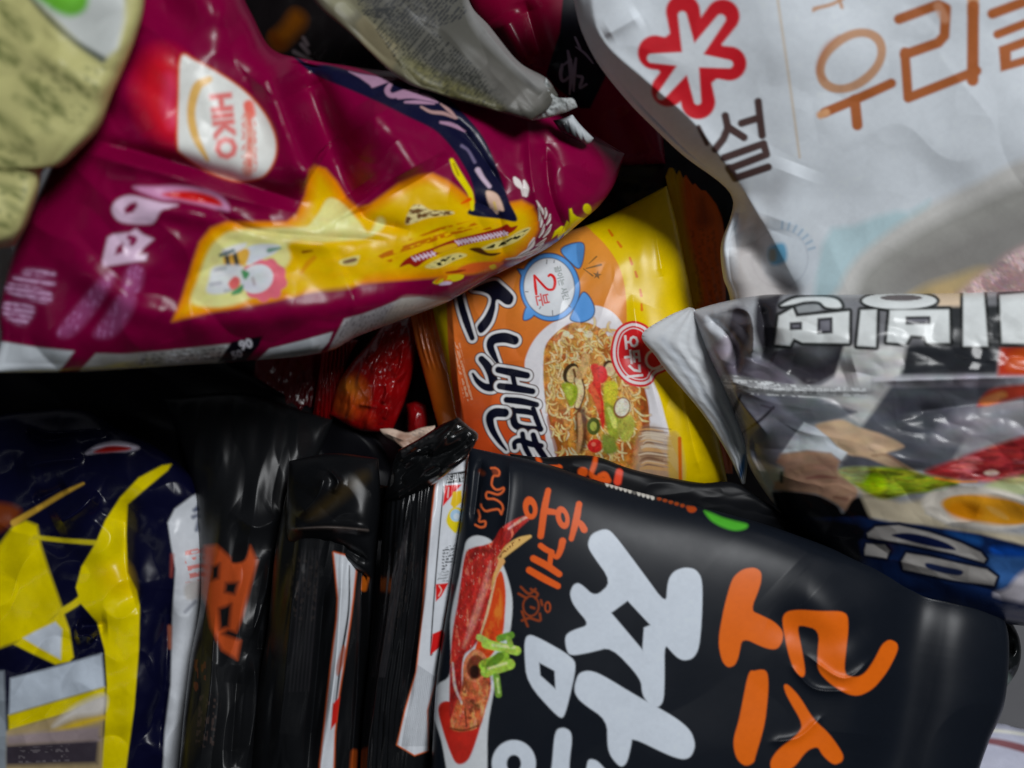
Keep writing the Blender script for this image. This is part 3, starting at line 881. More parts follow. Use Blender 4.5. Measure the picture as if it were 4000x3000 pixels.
# ================================================================== the olive packet in the top left corner
def art_olive(A):
    A.poly(PX((60, -260), (90, -40), (240, 100), (330, 190), (400, 238), (460, 190), (485, 80), (500, -300)), (166, 170, 168), soft=26, smooth=False)
    A.stroke(PX((60, -80), (180, 60), (290, 160), (400, 232)), [12, 18, 18, 26], (60, 66, 54), soft=22)
    A.poly(PX((110, -60), (180, 20), (260, 62), (320, 50), (345, 0), (330, -120)), (84, 146, 40), soft=30)
    A.poly(PX((200, -60), (250, 10), (310, 0), (320, -100)), (98, 170, 46), soft=40, a=.6)
    d = (62, 74, 30)
    for p, q, w, a in (((0, 20), (110, 150), 70, .8), ((-60, 150), (60, 240), 90, .75), ((90, 300), (240, 430), 55, .7), ((60, 380), (200, 450), 40, .7), ((220, 250), (330, 350), 26, .6),
                       ((-40, 420), (120, 560), 50, .7), ((150, 470), (200, 520), 30, .55), ((0, 560), (130, 600), 36, .6), ((20, 640), (110, 680), 34, .6), ((-20, 720), (90, 760), 36, .6),
                       ((20, 790), (80, 830), 30, .55), ((-80, 860), (50, 880), 30, .5), ((130, 200), (220, 290), 24, .5)):
        m = ((p[0] + q[0]) / 2, (p[1] + q[1]) / 2)
        A.stroke([p, m, q], [w * .5, w, w * .5], d, soft=30, a=a, tex=lambda x, y: np.clip(.4 + 2.2 * (fbm((x - y) / 26, (x + y) / 90, 5) + .2), 0, 1))
    A.lines(PX((-60, 560), (150, 600), (120, 700), (60, 900), (-60, 900)), 20, 40, d, a=.5, char=26, seed=44)
    A.lines(PX((150, 260), (420, 260), (330, 480), (120, 480)), 40, 42, d, a=.45, char=24, seed=45)


t = thing("noodle_packet", "pale olive green packet with blurred dark print, in the top left corner", "noodle packet", 100, 400, .24)
sheet("wrapper", MATTE, t,
      left=[(-520, -420), (-560, 200), (-540, 960)], right=[(548, -420), (566, -40), (530, 150), (440, 370), (388, 500), (305, 592), (238, 648), (170, 658), (150, 750), (105, 880), (58, 960)],
      top=[(-520, -420), (0, -440), (548, -420)], bottom=[(-540, 960), (-200, 985), (0, 970), (58, 960)],
      depth=(.262, .262, .262, .272), bulge=.010, art=art_olive, base=(162, 159, 106), step=4.2, back=.016, pu=7, pv=8, q=2.2,
      creases=[([(430, 360), (300, 300), (150, 180)], 50, .002)],
      wrinkle=[(300, 300, 40, .004, 3)], crumple=[(240, 300, 40, .003, 9)])


# ================================================================== grey text-covered packet at the top
def art_grey(A):
    A.poly(PX((1180, -200), (1380, -60), (1460, 60), (1700, 300), (1560, 320), (1300, 100)), (92, 89, 70), soft=50, a=.8)
    A.poly(PX((1262, -20), (1330, -20), (1385, 40), (1350, 60)), (116, 114, 92), soft=26)
    A.poly(PX((1390, 90), (1420, 60), (1560, 180), (1545, 250), (1515, 300), (1420, 190)), (104, 98, 76), soft=16, smooth=False)
    A.lines(PX((1420, 40), (1560, 20), (1760, 170), (1960, 350), (1800, 400), (1560, 260)), -50, 13, (26, 28, 28), a=.85, char=8, seed=51, fill=.74)
    A.lines(PX((1330, -120), (1700, -120), (1840, 60), (1700, 110), (1420, 60)), -50, 14, (30, 32, 36), a=.8, char=8, seed=52, fill=.72)
    A.poly(PX((1560, 230), (1720, 290), (1900, 380), (1960, 430), (1700, 370)), (96, 92, 46), soft=40, a=.55)
    for k in range(14):
        c = (1640 + k * 24, 270 + (k % 3) * 40 + k * 5)
        A.ell(c, 22, 22, (26, 28, 22), soft=12, ring=8, a=.55)
    A.lines(PX((1640, 250), (1900, 300), (2050, 440), (1750, 390)), -50, 15, (26, 26, 24), a=.6, seed=53)
    A.poly(PX((1820, -60), (1915, 90), (2040, 240), (2150, 320), (2100, 350), (1980, 250), (1840, 90)), (140, 140, 140), soft=30, a=.5)  # pale band: silver right edge with its highlight painted in
    A.poly(PX((1860, 200), (2000, 300), (2120, 400), (2000, 420), (1900, 320)), (92, 90, 86), soft=40, a=.7)


t = thing("noodle_packet", "dark grey packet back covered in tiny print, with a torn silver end", "noodle packet", 1650, 150, .33)
sheet("wrapper", MATTE, t,
      left=[(1050, -330), (1160, -110), (1240, 20), (1368, 130), (1557, 304), (1696, 362), (1886, 420), (2076, 470)],
      right=[(1760, -330), (1800, -120), (1840, 20), (1911, 101), (2025, 240), (2133, 305), (2180, 372)],
      top=[(1050, -330), (1400, -360), (1760, -330)], bottom=[(2076, 470), (2135, 430), (2180, 372)],
      depth=(.300, .332, .312, .316), bulge=.005, art=art_grey, base=(70, 69, 64), step=4, back=.012, pu=4, pv=8,
      creases=[([(1560, 40), (1800, 230), (2000, 400)], 60, -.003), ([(1850, 60), (2000, 240), (2120, 360)], 26, .003)],
      wrinkle=[(200, 200, 40, .003, 3)], crumple=[(120, 300, -40, .003, 9)])


def art_tip(A):
    A.stroke(PX((2140, 330), (2200, 400)), [14, 8], (70, 74, 72), soft=12)
    A.lines(PX((2080, 300), (2260, 380), (2260, 430), (2060, 470)), 40, 14, (90, 92, 90), a=.6, seed=4)


sheet("end_seal", FOIL, t, left=[(2133, 303), (2100, 390), (2074, 471)], right=[(2172, 366), (2180, 384), (2236, 384), (2256, 418)],
      top=[(2133, 303), (2152, 340), (2172, 366)], bottom=[(2074, 471), (2140, 460), (2215, 436), (2256, 418)],
      depth=(.312, .316, .318, .320), bulge=.003, art=art_tip, base=(150, 154, 154), step=3, back=.001,
      extra=ribs((2060, 440), (2240, 380), 6, .0004, .9), label="torn silver end")
sheet("end_seal", FOIL, t, left=[(2160, 470), (2200, 520), (2292, 566)], right=[(2236, 448), (2270, 490), (2320, 540)],
      top=[(2160, 470), (2200, 462), (2236, 448)], bottom=[(2292, 566), (2308, 556), (2320, 540)],
      depth=(.326, .326, .334, .334), bulge=.004, art=lambda A: A.poly(PX((2150, 460), (2210, 470), (2260, 530), (2290, 570), (2180, 520)), (30, 32, 34), soft=24), base=(160, 166, 170), step=3, back=.001,
      extra=ribs((2200, 540), (2300, 500), 4, .0004, .8), label="curled silver strip")


# ================================================================== magenta packet behind at the top
def art_behind(A):
    A.poly(PX((2202, -40), (2186, 127), (2133, 291), (2171, 342), (2240, 392), (2266, 424), (2304, 424), (2361, 310), (2400, 200), (2400, -40)), (6, 7, 18), soft=8, smooth=False)
    c = (150, 140, 158)
    Z = ZB
    for pts, w in ((((1925, 315), (1940, 400), (1945, 480), (1935, 580)), [8, 18, 16, 6]), (((1890, 400), (1880, 460), (1895, 500), (1940, 470)), [10, 14, 12, 8]),
                   (((1975, 360), (1965, 440), (1960, 560)), [8, 14, 8]), (((1900, 400), (1940, 370)), [6, 12]), (((1985, 470), (2015, 480), (2000, 540), (2040, 520)), [10, 12, 10, 8]),
                   (((1975, 290), (2030, 330), (2080, 390)), [4, 9, 4]), (((1970, 230), (2000, 300)), [6, 10])):
        A.stroke(Z(*pts), w, c, soft=6, a=.9)


t = thing("noodle_packet", "dark magenta packet with white brush script on a black patch, beside the white bag", "noodle packet", 2150, 250, .42)
sheet("wrapper", GLOSS, t, left=[(1700, -300), (1850, 80), (2060, 330), (2180, 560)], right=[(2560, -300), (2560, 200), (2600, 640)],
      top=[(1700, -300), (2100, -330), (2560, -300)], bottom=[(2180, 560), (2360, 640), (2600, 640)],
      depth=(.372, .372, .392, .392), bulge=.018, art=art_behind, base=(112, 2, 40), step=4.5, back=.012,
      creases=[([(1960, 60), (2060, 260)], 50, .005), ([(2050, 0), (2120, 260)], 40, -.004), ([(2400, 420), (2500, 640)], 50, -.004)], wrinkle=[(200, 300, 20, .006, 3)])


# ================================================================== dark packets in the gaps
def art_gap_top(A):
    A.poly(ZL((680, 110), (800, 170), (790, 290), (590, 500), (470, 520), (430, 400), (560, 260)), (86, 46, 4), soft=50)
    A.poly(ZL((440, 350), (600, 480), (560, 530), (460, 510)), (70, 30, 2), soft=40)
    for pts, w in ((((790, 410), (830, 480)), 12), (((770, 480), (840, 570)), 14), (((690, 560), (800, 620), (870, 660)), 14)):
        A.stroke(ZL(*pts), w, (104, 92, 96), soft=14, a=.6)


t = thing("noodle_packet", "black packet with a brown patch, added to darken the gap between magenta and grey packets", "noodle packet", 1200, 100, .44)  # put in to keep the gap dark; black base stands for shade
sheet("wrapper", BLACKF, t, left=[(820, -300), (900, 60), (960, 360)], right=[(1420, -300), (1600, 100), (1850, 430)], top=[(820, -300), (1100, -330), (1420, -300)],
      bottom=[(960, 360), (1400, 400), (1850, 430)], depth=(.405, .405, .405, .40), bulge=.012, art=art_gap_top, base=(16, 13, 14), step=5, back=.01, wrinkle=[(150, 200, 40, .006, 3)])


def art_gap_mid(A):
    A.poly(ZM((950, 455), (1050, 540), (1140, 640), (1230, 740), (1000, 760), (860, 640), (900, 520)), (66, 66, 52), soft=60, a=.8)
    A.poly(ZM((900, 520), (960, 460), (1040, 540), (980, 570)), (110, 108, 92), soft=40, a=.7)
    A.stroke(ZM((905, 420), (890, 470)), [14, 10], (120, 120, 124), soft=16, a=.7)
    A.poly(ZM((735, 630), (800, 640), (870, 680), (840, 770), (780, 850), (740, 760)), (150, 118, 84), soft=30)
    A.poly(ZM((720, 640), (780, 640), (770, 720), (740, 740)), (150, 60, 28), soft=30)


t = thing("noodle_packet", "black packet with an olive grey patch, wedged above the yellow and orange packet", "noodle packet", 2450, 650, .45)
sheet("wrapper", BLACKF, t, left=[(2160, 470), (2220, 700), (2240, 960)], right=[(2700, 420), (2960, 720), (2960, 1000)], top=[(2160, 470), (2400, 440), (2700, 420)],
      bottom=[(2240, 960), (2600, 980), (2960, 1000)], depth=(.405, .405, .41, .41), bulge=.012, art=art_gap_mid, base=(10, 10, 12), step=5, back=.01, wrinkle=[(150, 200, 40, .006, 3)])


# ================================================================== white bag at the top right
def art_white(A):
    Z = ZC
    red = (178, 22, 34)
    for p in ((575, 55), (765, 78), (798, 305), (648, 490), (505, 430), (440, 252)):
        A.stroke(Z((612, 280), p), [120, 134], red, soft=9)
    A.ell(Z((612, 280))[0], 134, 122, red, soft=9)
    for p, w in (((572, 75), 42), ((757, 92), 46), ((795, 308), 40), ((645, 486), 34), ((470, 460), 40), ((425, 280), 44)):
        A.stroke(Z((612, 285), p), [60, w * .8137], (186, 191, 196), soft=8)
    br = (66, 48, 46)
    w = 30
    for pts in (((778, 556), (790, 610), (868, 660)), ((792, 612), (768, 668), (730, 716)), ((856, 592), (938, 566)), ((936, 488), (945, 570), (955, 650)),
                ((772, 758), (962, 690), (976, 742), (800, 810)), ((795, 806), (826, 856), (984, 802)), ((650, 610), (670, 650), (690, 690))):
        A.stroke(Z(*pts), w if pts[0][0] != 650 else 18, br, soft=8, smooth=False)
    A.stroke(Z((985, -300), (1030, 0), (1090, 420), (1135, 755)), 8, (178, 164, 146), soft=9)
    bn, bl = (148, 82, 40), (168, 128, 100)
    A.ell(Z((1382, 292))[0], 152, 108, bl, ang=-38, soft=10, ring=36)
    A.stroke(Z((1250, 380), (1225, 330), (1260, 230), (1320, 175)), [10, 22, 24, 10], bn, soft=20, a=.5)
    A.stroke(Z((1255, 540), (1420, 470), (1575, 400)), [38, 38, 38], bn, soft=9)
    A.stroke(Z((1235, 552), (1262, 540)), 30, (190, 140, 100), soft=12)
    A.stroke(Z((1400, 480), (1412, 600)), 42, bn, soft=9)
    A.stroke(Z((1612, 92), (1800, 22), (1838, 40), (1830, 172), (1800, 205), (1640, 262)), 40, bn, soft=9, smooth=False)
    A.stroke(Z((1800, 30), (1832, 90)), 36, (186, 134, 104), soft=14, a=.7)
    A.stroke(Z((1640, 250), (1656, 470), (1985, 340)), 38, bn, soft=9, smooth=False)
    A.stroke(Z((1968, -60), (1968, 60)), 46, (180, 136, 104), soft=9); A.stroke(Z((1968, 30), (1966, 385)), 46, bn, soft=9)
    A.stroke(Z((2060, 66), (2400, -60)), 40, bn, soft=9); A.stroke(Z((2085, 165), (2400, 40)), 34, bn, soft=9)
    A.poly(Z((2090, 225), (2400, 110), (2400, 260), (2100, 345)), bn, soft=9, smooth=False, holes=[np.array(Z((2150, 250), (2400, 160), (2400, 215), (2150, 290)))])
    A.stroke(Z((1205, 42), (1290, 20), (1345, -10)), 14, bl, soft=9); A.stroke(Z((1320, -20), (1338, 35)), 13, bl, soft=9); A.stroke(Z((1200, 52), (1225, 35)), 10, bl, soft=8)
    # teal hills, bowl
    A.poly(Z((1190, 1600), (1215, 1300), (1245, 1170), (1290, 1095), (1400, 1082), (1500, 1040), (1600, 1012), (1660, 1018), (1760, 960), (1760, 1600)), (158, 180, 186), soft=34, smooth=False)
    A.poly(Z((1290, 1600), (1330, 1370), (1400, 1250), (1500, 1160), (1620, 1072), (1800, 965), (2000, 870), (2212, 765), (2700, 600), (2700, 1600)), (172, 171, 168), soft=40)
    A.poly(Z((1370, 1700), (1410, 1380), (1490, 1260), (1600, 1180), (1760, 1080), (1960, 985), (2212, 880), (2700, 760), (2700, 1700)), (132, 131, 127), soft=60)
    A.poly(Z((1450, 1600), (1560, 1340), (1700, 1230), (1900, 1140), (2212, 1020), (2700, 900), (2700, 1600)), (108, 106, 104), soft=90, a=.7)
    A.poly(Z((1640, 1460), (1720, 1380), (1860, 1330), (2000, 1285), (2050, 1310), (1940, 1400), (1900, 1500)), (162, 142, 98), soft=44, a=.8)
    mt = Z((1900, 1500), (1960, 1360), (2060, 1290), (2150, 1220), (2300, 1160), (2600, 1100), (2600, 1500))
    A.poly(mt, (150, 124, 124), soft=60)
    A.poly(mt, (196, 172, 172), soft=30, a=.7, tex=lambda x, y: np.clip((fbm((x + y) / 60, (x - y) / 26, 7) + .02) * 6, 0, 1))
    A.mottle(mt, .3, 30, 16, 5, 30)
    # round mark
    A.ell(Z((1040, 1240))[0], 150, 150, (186, 194, 202), soft=12, a=.7)
    A.ell(Z((1040, 1240))[0], 112, 116, (150, 158, 168), soft=10, ring=5, a=.6)
    for k in range(7):
        aa = -1.5 + k * .2
        A.stroke([(Z((1040, 1240))[0][0] + r_ * math.cos(aa), Z((1040, 1240))[0][1] + r_ * math.sin(aa)) for r_ in (118, 142)], 9, (138, 160, 178), soft=8, a=.8)
    A.poly(Z((985, 1190), (1060, 1170), (1070, 1250), (1000, 1270)), (92, 148, 178), soft=18)
    A.poly(Z((990, 1200), (1020, 1200), (1020, 1250), (990, 1250)), (120, 124, 116), soft=14)
    A.poly(Z((830, 1140), (950, 1060), (970, 1150), (990, 1300), (1100, 1400), (1140, 1600), (830, 1600)), (150, 138, 130), soft=60, a=.65)  # brownish shadow painted onto the bag's lower left
    A.stroke(Z((985, 1310), (1040, 1345), (1110, 1390)), [10, 40, 50], (78, 74, 76), soft=40, a=.7)  # darker core of the same painted shadow


t = thing("food_bag", "large white bag with a red flower mark and brown lettering, at the top right", "food bag", 3300, 500, .40)
sheet("wrapper", WHITEF, t,
      left=[(2215, -420), (2238, -60), (2250, 40), (2276, 132), (2338, 252), (2450, 394), (2558, 504), (2672, 610), (2816, 716), (2862, 780), (2852, 852), (2816, 958), (2824, 1080), (2852, 1170), (2880, 1420)],
      right=[(4600, -420), (4650, 400), (4600, 1420)], top=[(2215, -420), (3300, -450), (4600, -420)], bottom=[(2880, 1420), (3700, 1440), (4600, 1420)],
      depth=(.300, .288, .352, .335), bulge=.016, art=art_white, base=(188, 194, 200), step=4.2, back=.02, pu=12, pv=6, q=2.2,
      creases=[([(2300, -100), (2345, 140), (2530, 320), (2720, 490), (2890, 722), (3010, 920), (3130, 1150)], 34, .0018),
               ([(2400, 320), (2650, 560), (2830, 760)], 60, -.002), ([(2900, 900), (2990, 1050), (3080, 1200)], 70, -.006),
               ([(2860, 800), (2880, 1000)], 40, -.004), ([(3120, 640), (3020, 900)], 70, .002), ([(2500, 60), (2360, 140)], 30, .002)],
      wrinkle=[(600, 500, 30, .008, 3)], crumple=[(420, 620, -40, .0022, 9), (150, 200, 20, .0003, 4)])
# ================================================================== silver grey packet on the right
def art_silver(A):
    Z = ZF
    A.poly(Z((300, 320), (560, 260), (560, 420), (380, 540)), (176, 180, 186), soft=20)
    A.poly(Z((520, 320), (600, 300), (640, 420), (600, 560), (520, 690), (480, 640)), (74, 71, 78), soft=28)
    A.poly(Z((400, 540), (540, 440), (520, 560), (470, 700), (440, 680)), (150, 144, 154), soft=18)
    A.poly(Z((690, 200), (810, 210), (800, 300), (790, 520), (720, 600), (690, 520), (660, 400)), (44, 43, 48), soft=20)
    A.poly(Z((500, 600), (700, 580), (900, 740), (700, 760), (500, 720)), (98, 94, 104), soft=34)
    A.poly(Z((720, 570), (850, 520), (1180, 500), (1175, 620), (1120, 690), (980, 752), (880, 700), (770, 640)), (46, 44, 50), soft=26)
    A.poly(Z((900, 530), (1120, 520), (1080, 600), (940, 620)), (84, 86, 90), soft=50, a=.7)
    A.poly(Z((1180, 500), (1570, 480), (1500, 690), (1470, 780), (1290, 980), (1050, 830), (1010, 770), (1120, 700)), (172, 172, 172), soft=14, smooth=False)
    A.poly(Z((1540, 490), (2080, 500), (2060, 700), (1500, 700)), (36, 38, 42), soft=24, smooth=False)
    A.poly(Z((1480, 700), (2080, 690), (2000, 820), (1800, 1180), (1150, 1225), (1280, 980)), (76, 78, 86), soft=22, smooth=False)
    A.poly(Z((1500, 760), (1800, 740), (1700, 1000), (1480, 1040)), (50, 52, 58), soft=60, a=.6)
    A.poly(Z((1480, 690), (2300, 680), (2300, 745), (1400, 750)), (168, 168, 176), soft=22, smooth=False, a=.75)
    A.poly(Z((1900, 860), (2300, 800), (2300, 1060), (1800, 1080), (1700, 1040)), (120, 118, 126), soft=50, a=.7)
    A.poly(Z((2075, 520), (2300, 500), (2300, 690), (2060, 690)), (150, 44, 24), soft=18, smooth=False)
    A.poly(Z((2150, 560), (2300, 520), (2300, 640), (2130, 650)), (196, 90, 30), soft=40, a=.6)
    A.poly(Z((2040, 760), (2300, 740), (2300, 790), (1990, 860), (1950, 850)), (166, 56, 40), soft=18)
    A.poly(Z((1960, 830), (2080, 780), (2110, 810), (2000, 860)), (214, 130, 70), soft=18)
    # lettering behind, dark backing
    A.poly(Z((790, 290), (1000, 235), (1800, 235), (2300, 230), (2300, 510), (1800, 520), (780, 500)), (92, 92, 96), soft=16, smooth=False, a=.75)
    A.poly(Z((1785, 290), (2300, 280), (2300, 530), (1785, 520)), (44, 46, 48), soft=16, smooth=False)
    A.poly(Z((1700, 210), (1860, 210), (1850, 290), (1720, 290)), (186, 166, 142), soft=16, smooth=False)
    A.poly(Z((890, 300), (1000, 250), (1050, 290), (1000, 330), (900, 330)), (128, 132, 134), soft=14)
    for g, c in ((13, (26, 28, 28)), (0, (188, 192, 192))):
        A.poly(Z((800, 345), (880, 302), (900, 350), (1205, 318), (1203, 502), (935, 498), (885, 474), (862, 516), (778, 510)), c, grow=g, smooth=False, soft=8)
        A.poly(Z((812, 286), (900, 243), (1050, 236), (1135, 252), (1158, 296), (1075, 294), (1030, 262), (950, 262), (880, 278)), c, grow=g, soft=8)
        A.poly(Z((1272, 312), (1364, 308), (1358, 524), (1250, 518)), c, grow=g, smooth=False, soft=8)
        A.ell(Z((1495, 258))[0], 145 + g, 32 + g, c, soft=8)
        A.poly(Z((1440, 312), (1780, 308), (1784, 500), (1655, 500), (1640, 462), (1560, 456), (1530, 504), (1422, 495)), c, grow=g, smooth=False, soft=8)
        A.poly(Z((1862, 205), (1980, 200), (2004, 520), (1862, 520)), c, grow=g, smooth=False, soft=8)
        A.poly(Z((2072, 225), (2500, 190), (2500, 510), (2085, 502)), c, grow=g, smooth=False, soft=8)
    for h in (((868, 388), (928, 384), (928, 420), (868, 422)), ((1028, 364), (1104, 358), (1104, 440), (1026, 444)), ((1536, 354), (1668, 352), (1668, 388), (1536, 390))):
        A.poly(Z(*h), (30, 30, 34), grow=4, smooth=False, soft=8)
        A.poly(Z(*h), (96, 96, 104), grow=-7, smooth=False, soft=8)
    A.ell(Z((1505, 241))[0], 82, 12, (84, 78, 80), soft=8)
    # suit, cuffs, hand, face and hair of the printed man
    A.poly(Z((500, 740), (800, 790), (1050, 830), (1245, 898), (1120, 950), (950, 968), (800, 1150), (790, 1215), (640, 1150), (590, 1010), (530, 880)), (106, 108, 118), soft=14, smooth=False)
    A.poly(Z((780, 790), (1050, 830), (1245, 898), (1100, 950), (940, 960), (830, 880)), (78, 82, 86), soft=20, a=.8, smooth=False)
    A.stroke(Z((580, 800), (555, 860), (530, 905)), [8, 18, 16], (26, 24, 28), soft=8)
    A.stroke(Z((770, 870), (700, 940), (590, 1020)), [7, 12, 6], (40, 38, 44), soft=8)
    A.stroke(Z((700, 860), (770, 880)), 6, (70, 66, 74), soft=8)
    A.poly(Z((1150, 1190), (1500, 1090), (1820, 1180), (1800, 1230), (1250, 1230)), (74, 76, 84), soft=16, smooth=False)
    A.poly(Z((1010, 980), (1090, 952), (1170, 945), (1260, 985), (1400, 1030), (1515, 1088), (1500, 1110), (1430, 1130), (1430, 1150), (1520, 1200), (1610, 1255), (1560, 1268), (1440, 1215),
             (1300, 1160), (1195, 1140), (1090, 1050)), (180, 152, 124), soft=13)
    A.stroke(Z((1340, 1150), (1430, 1150), (1540, 1230)), [8, 10, 6], (128, 92, 74), soft=12, a=.7)
    A.poly(Z((945, 958), (1010, 985), (1085, 1045), (1130, 1100), (1195, 1132), (1160, 1178), (1100, 1135), (960, 1120), (812, 1142), (880, 1040)), (184, 190, 198), soft=8, smooth=False)
    A.poly(Z((600, 1140), (700, 1190), (820, 1225), (800, 1300), (770, 1340), (790, 1400), (740, 1440), (640, 1300)), (172, 168, 160), soft=16, smooth=False)
    A.poly(Z((810, 1140), (960, 1120), (1100, 1135), (1150, 1180), (1140, 1225), (1200, 1280), (1262, 1345), (1240, 1420), (1185, 1474), (1130, 1430), (1010, 1370), (860, 1362), (770, 1345),
             (775, 1300), (815, 1290), (830, 1220), (785, 1190)), (158, 124, 102), soft=16, smooth=False)
    A.stroke(Z((960, 1282), (1040, 1272), (1130, 1278)), [8, 16, 6], (120, 72, 66), soft=10)
    A.stroke(Z((860, 1230), (1000, 1205), (1120, 1215)), [6, 10, 6], (138, 106, 88), soft=18, a=.6)
    A.stroke(Z((1120, 1390), (1190, 1400)), [10, 16], (110, 70, 58), soft=14, a=.7)
    A.stroke(Z((815, 1250), (815, 1300)), 12, (60, 56, 54), soft=10)
    A.poly(Z((760, 1380), (800, 1355), (860, 1355), (1010, 1372), (1130, 1432), (1170, 1480), (1225, 1400), (1290, 1390), (1330, 1440), (1338, 1500), (1310, 1570), (1100, 1640), (860, 1560)), (7, 7, 9), soft=16)  # hair, drawn lower so its black also paints the shade below
    # salad, noodles and egg
    A.poly(Z((1250, 1330), (1500, 1420), (1650, 1400), (1650, 1480), (1800, 1560), (2300, 1620), (2300, 1700), (1330, 1510)), (170, 160, 138), soft=24, smooth=False)
    gr = Z((1150, 1240), (1260, 1220), (1500, 1220), (1640, 1260), (1840, 1290), (1760, 1350), (1560, 1370), (1400, 1400), (1280, 1350))
    A.poly(gr, (126, 140, 28), soft=16)
    A.poly(gr, (60, 70, 16), soft=16, a=.75, tex=lambda x, y: np.clip((fbm(x / 90, y / 26, 5) - .02) * 7, 0, 1))
    A.poly(Z((1290, 1270), (1380, 1260), (1420, 1320), (1370, 1370), (1300, 1330)), (140, 166, 10), soft=24)
    A.poly(Z((1150, 1235), (1300, 1225), (1280, 1290), (1200, 1290)), (190, 196, 140), soft=30, a=.7)
    rd = Z((1640, 1240), (1800, 1180), (2040, 1090), (2300, 1040), (2300, 1290), (2000, 1300), (1750, 1280))
    A.poly(rd, (140, 40, 42), soft=22)
    A.poly(rd, (196, 110, 110), soft=22, a=.6, tex=lambda x, y: np.clip((fbm(x / 110, y / 30, 15) - .06) * 7, 0, 1))
    A.poly(rd, (70, 14, 20), soft=22, a=.6, tex=lambda x, y: np.clip((fbm(x / 80, y / 30, 25) - .04) * 7, 0, 1))
    A.stroke(Z((1700, 1280), (1820, 1300), (1940, 1300)), [4, 7, 4], (206, 120, 40), soft=8)
    A.ell(Z((2025, 1250))[0], 28, 10, (200, 170, 160), soft=14)
    A.poly(Z((1980, 1330), (2120, 1280), (2300, 1260), (2300, 1360), (2100, 1380)), (150, 160, 108), soft=20, a=.8)
    A.ell(Z((1960, 1450))[0], 230, 82, (186, 180, 170), ang=6, soft=24)
    A.ell(Z((2010, 1462))[0], 186, 54, (214, 146, 30), ang=8, soft=22)
    A.ell(Z((1870, 1470))[0], 70, 36, (196, 116, 0), ang=8, soft=30, a=.7)
    A.ell(Z((2060, 1480))[0], 50, 12, (226, 176, 90), ang=30, soft=16, a=.6)
    for g, am, a_, b_ in ((gr, .5, 60, 14), (rd, .5, 70, 16)):
        A.mottle(g, am, a_, b_, 7)
    A.mottle(Z((810, 1140), (1100, 1135), (1150, 1180), (1262, 1345), (1185, 1474), (1010, 1370), (775, 1320)), .10, 60, 26, 4)
    A.mottle(Z((400, 560), (1200, 520), (2300, 700), (2300, 1060), (1100, 1230), (600, 1150)), .14, 120, 50, 9)
    A.ell(Z((1010, 1300))[0], 90, 30, (140, 108, 90), soft=60, a=.5)
    # blue lower panel with white letters
    Y = ZK
    A.poly(Y((100, 30), (300, 66), (500, 82), (700, 118), (880, 142), (1161, 216), (1900, 380), (1900, 900), (-900, 600), (-700, 60)), (14, 32, 70), soft=14, smooth=False)
    A.poly(Y((650, 120), (860, 160), (880, 210), (800, 200)), (24, 70, 132), soft=26)
    A.poly(Y((930, 290), (1200, 280), (1200, 400), (1060, 480), (1000, 500), (980, 420)), (50, 92, 150), soft=30)
    A.poly(Y((960, 220), (1200, 250), (1200, 290), (980, 280)), (12, 60, 140), soft=20)
    A.poly(Y((1060, 490), (1150, 390), (1300, 360), (1900, 420), (1900, 700), (1020, 560)), (176, 172, 180), soft=26)
    wl = (140, 137, 134)
    A.poly(Y((-900, -60), (90, 60), (170, 130), (110, 200), (130, 300), (60, 420), (-900, 500)), (8, 9, 14), soft=40, smooth=False)  # black patch over the blue: hair and painted shade together
    for g, c in ((12, (10, 18, 40)), (0, wl)):
        A.poly(Y((145, 140), (200, 96), (350, 86), (550, 132), (750, 200), (880, 262), (915, 305), (900, 326), (700, 268), (400, 206), (150, 166)), c, grow=g, soft=9, smooth=False)
        A.poly(Y((368, 320), (400, 266), (550, 290), (720, 330), (920, 372), (985, 420), (965, 476), (700, 440), (380, 372)), c, grow=g, soft=9, smooth=False)
        A.poly(Y((128, 250), (140, 206), (260, 214), (290, 250), (270, 300), (130, 280)), c, grow=g, soft=9, smooth=False)
    A.poly(Y((305, 152), (400, 136), (540, 160), (670, 206), (716, 246), (600, 232), (440, 196)), (10, 18, 50), soft=9)
    A.poly(Y((530, 330), (640, 352), (760, 380), (740, 412), (620, 392), (535, 364)), (24, 34, 66), soft=9)
    # silver small print strip
    A.poly(Z((470, 690), (560, 690), (860, 740), (1300, 760), (1310, 800), (1000, 810), (640, 790), (490, 760)), (136, 138, 140), soft=14, a=.8)
    A.lines(Z((470, 690), (560, 690), (860, 740), (1300, 760), (1310, 805), (1000, 815), (640, 800), (490, 770)), 4, 24, (214, 218, 220), a=.85, seed=21, fill=.62)
    A.text("비빔면 소스에 비벼 드세요", Z((900, 772))[0], 26, (206, 210, 212), ang=184, a=.75, bold=.6)


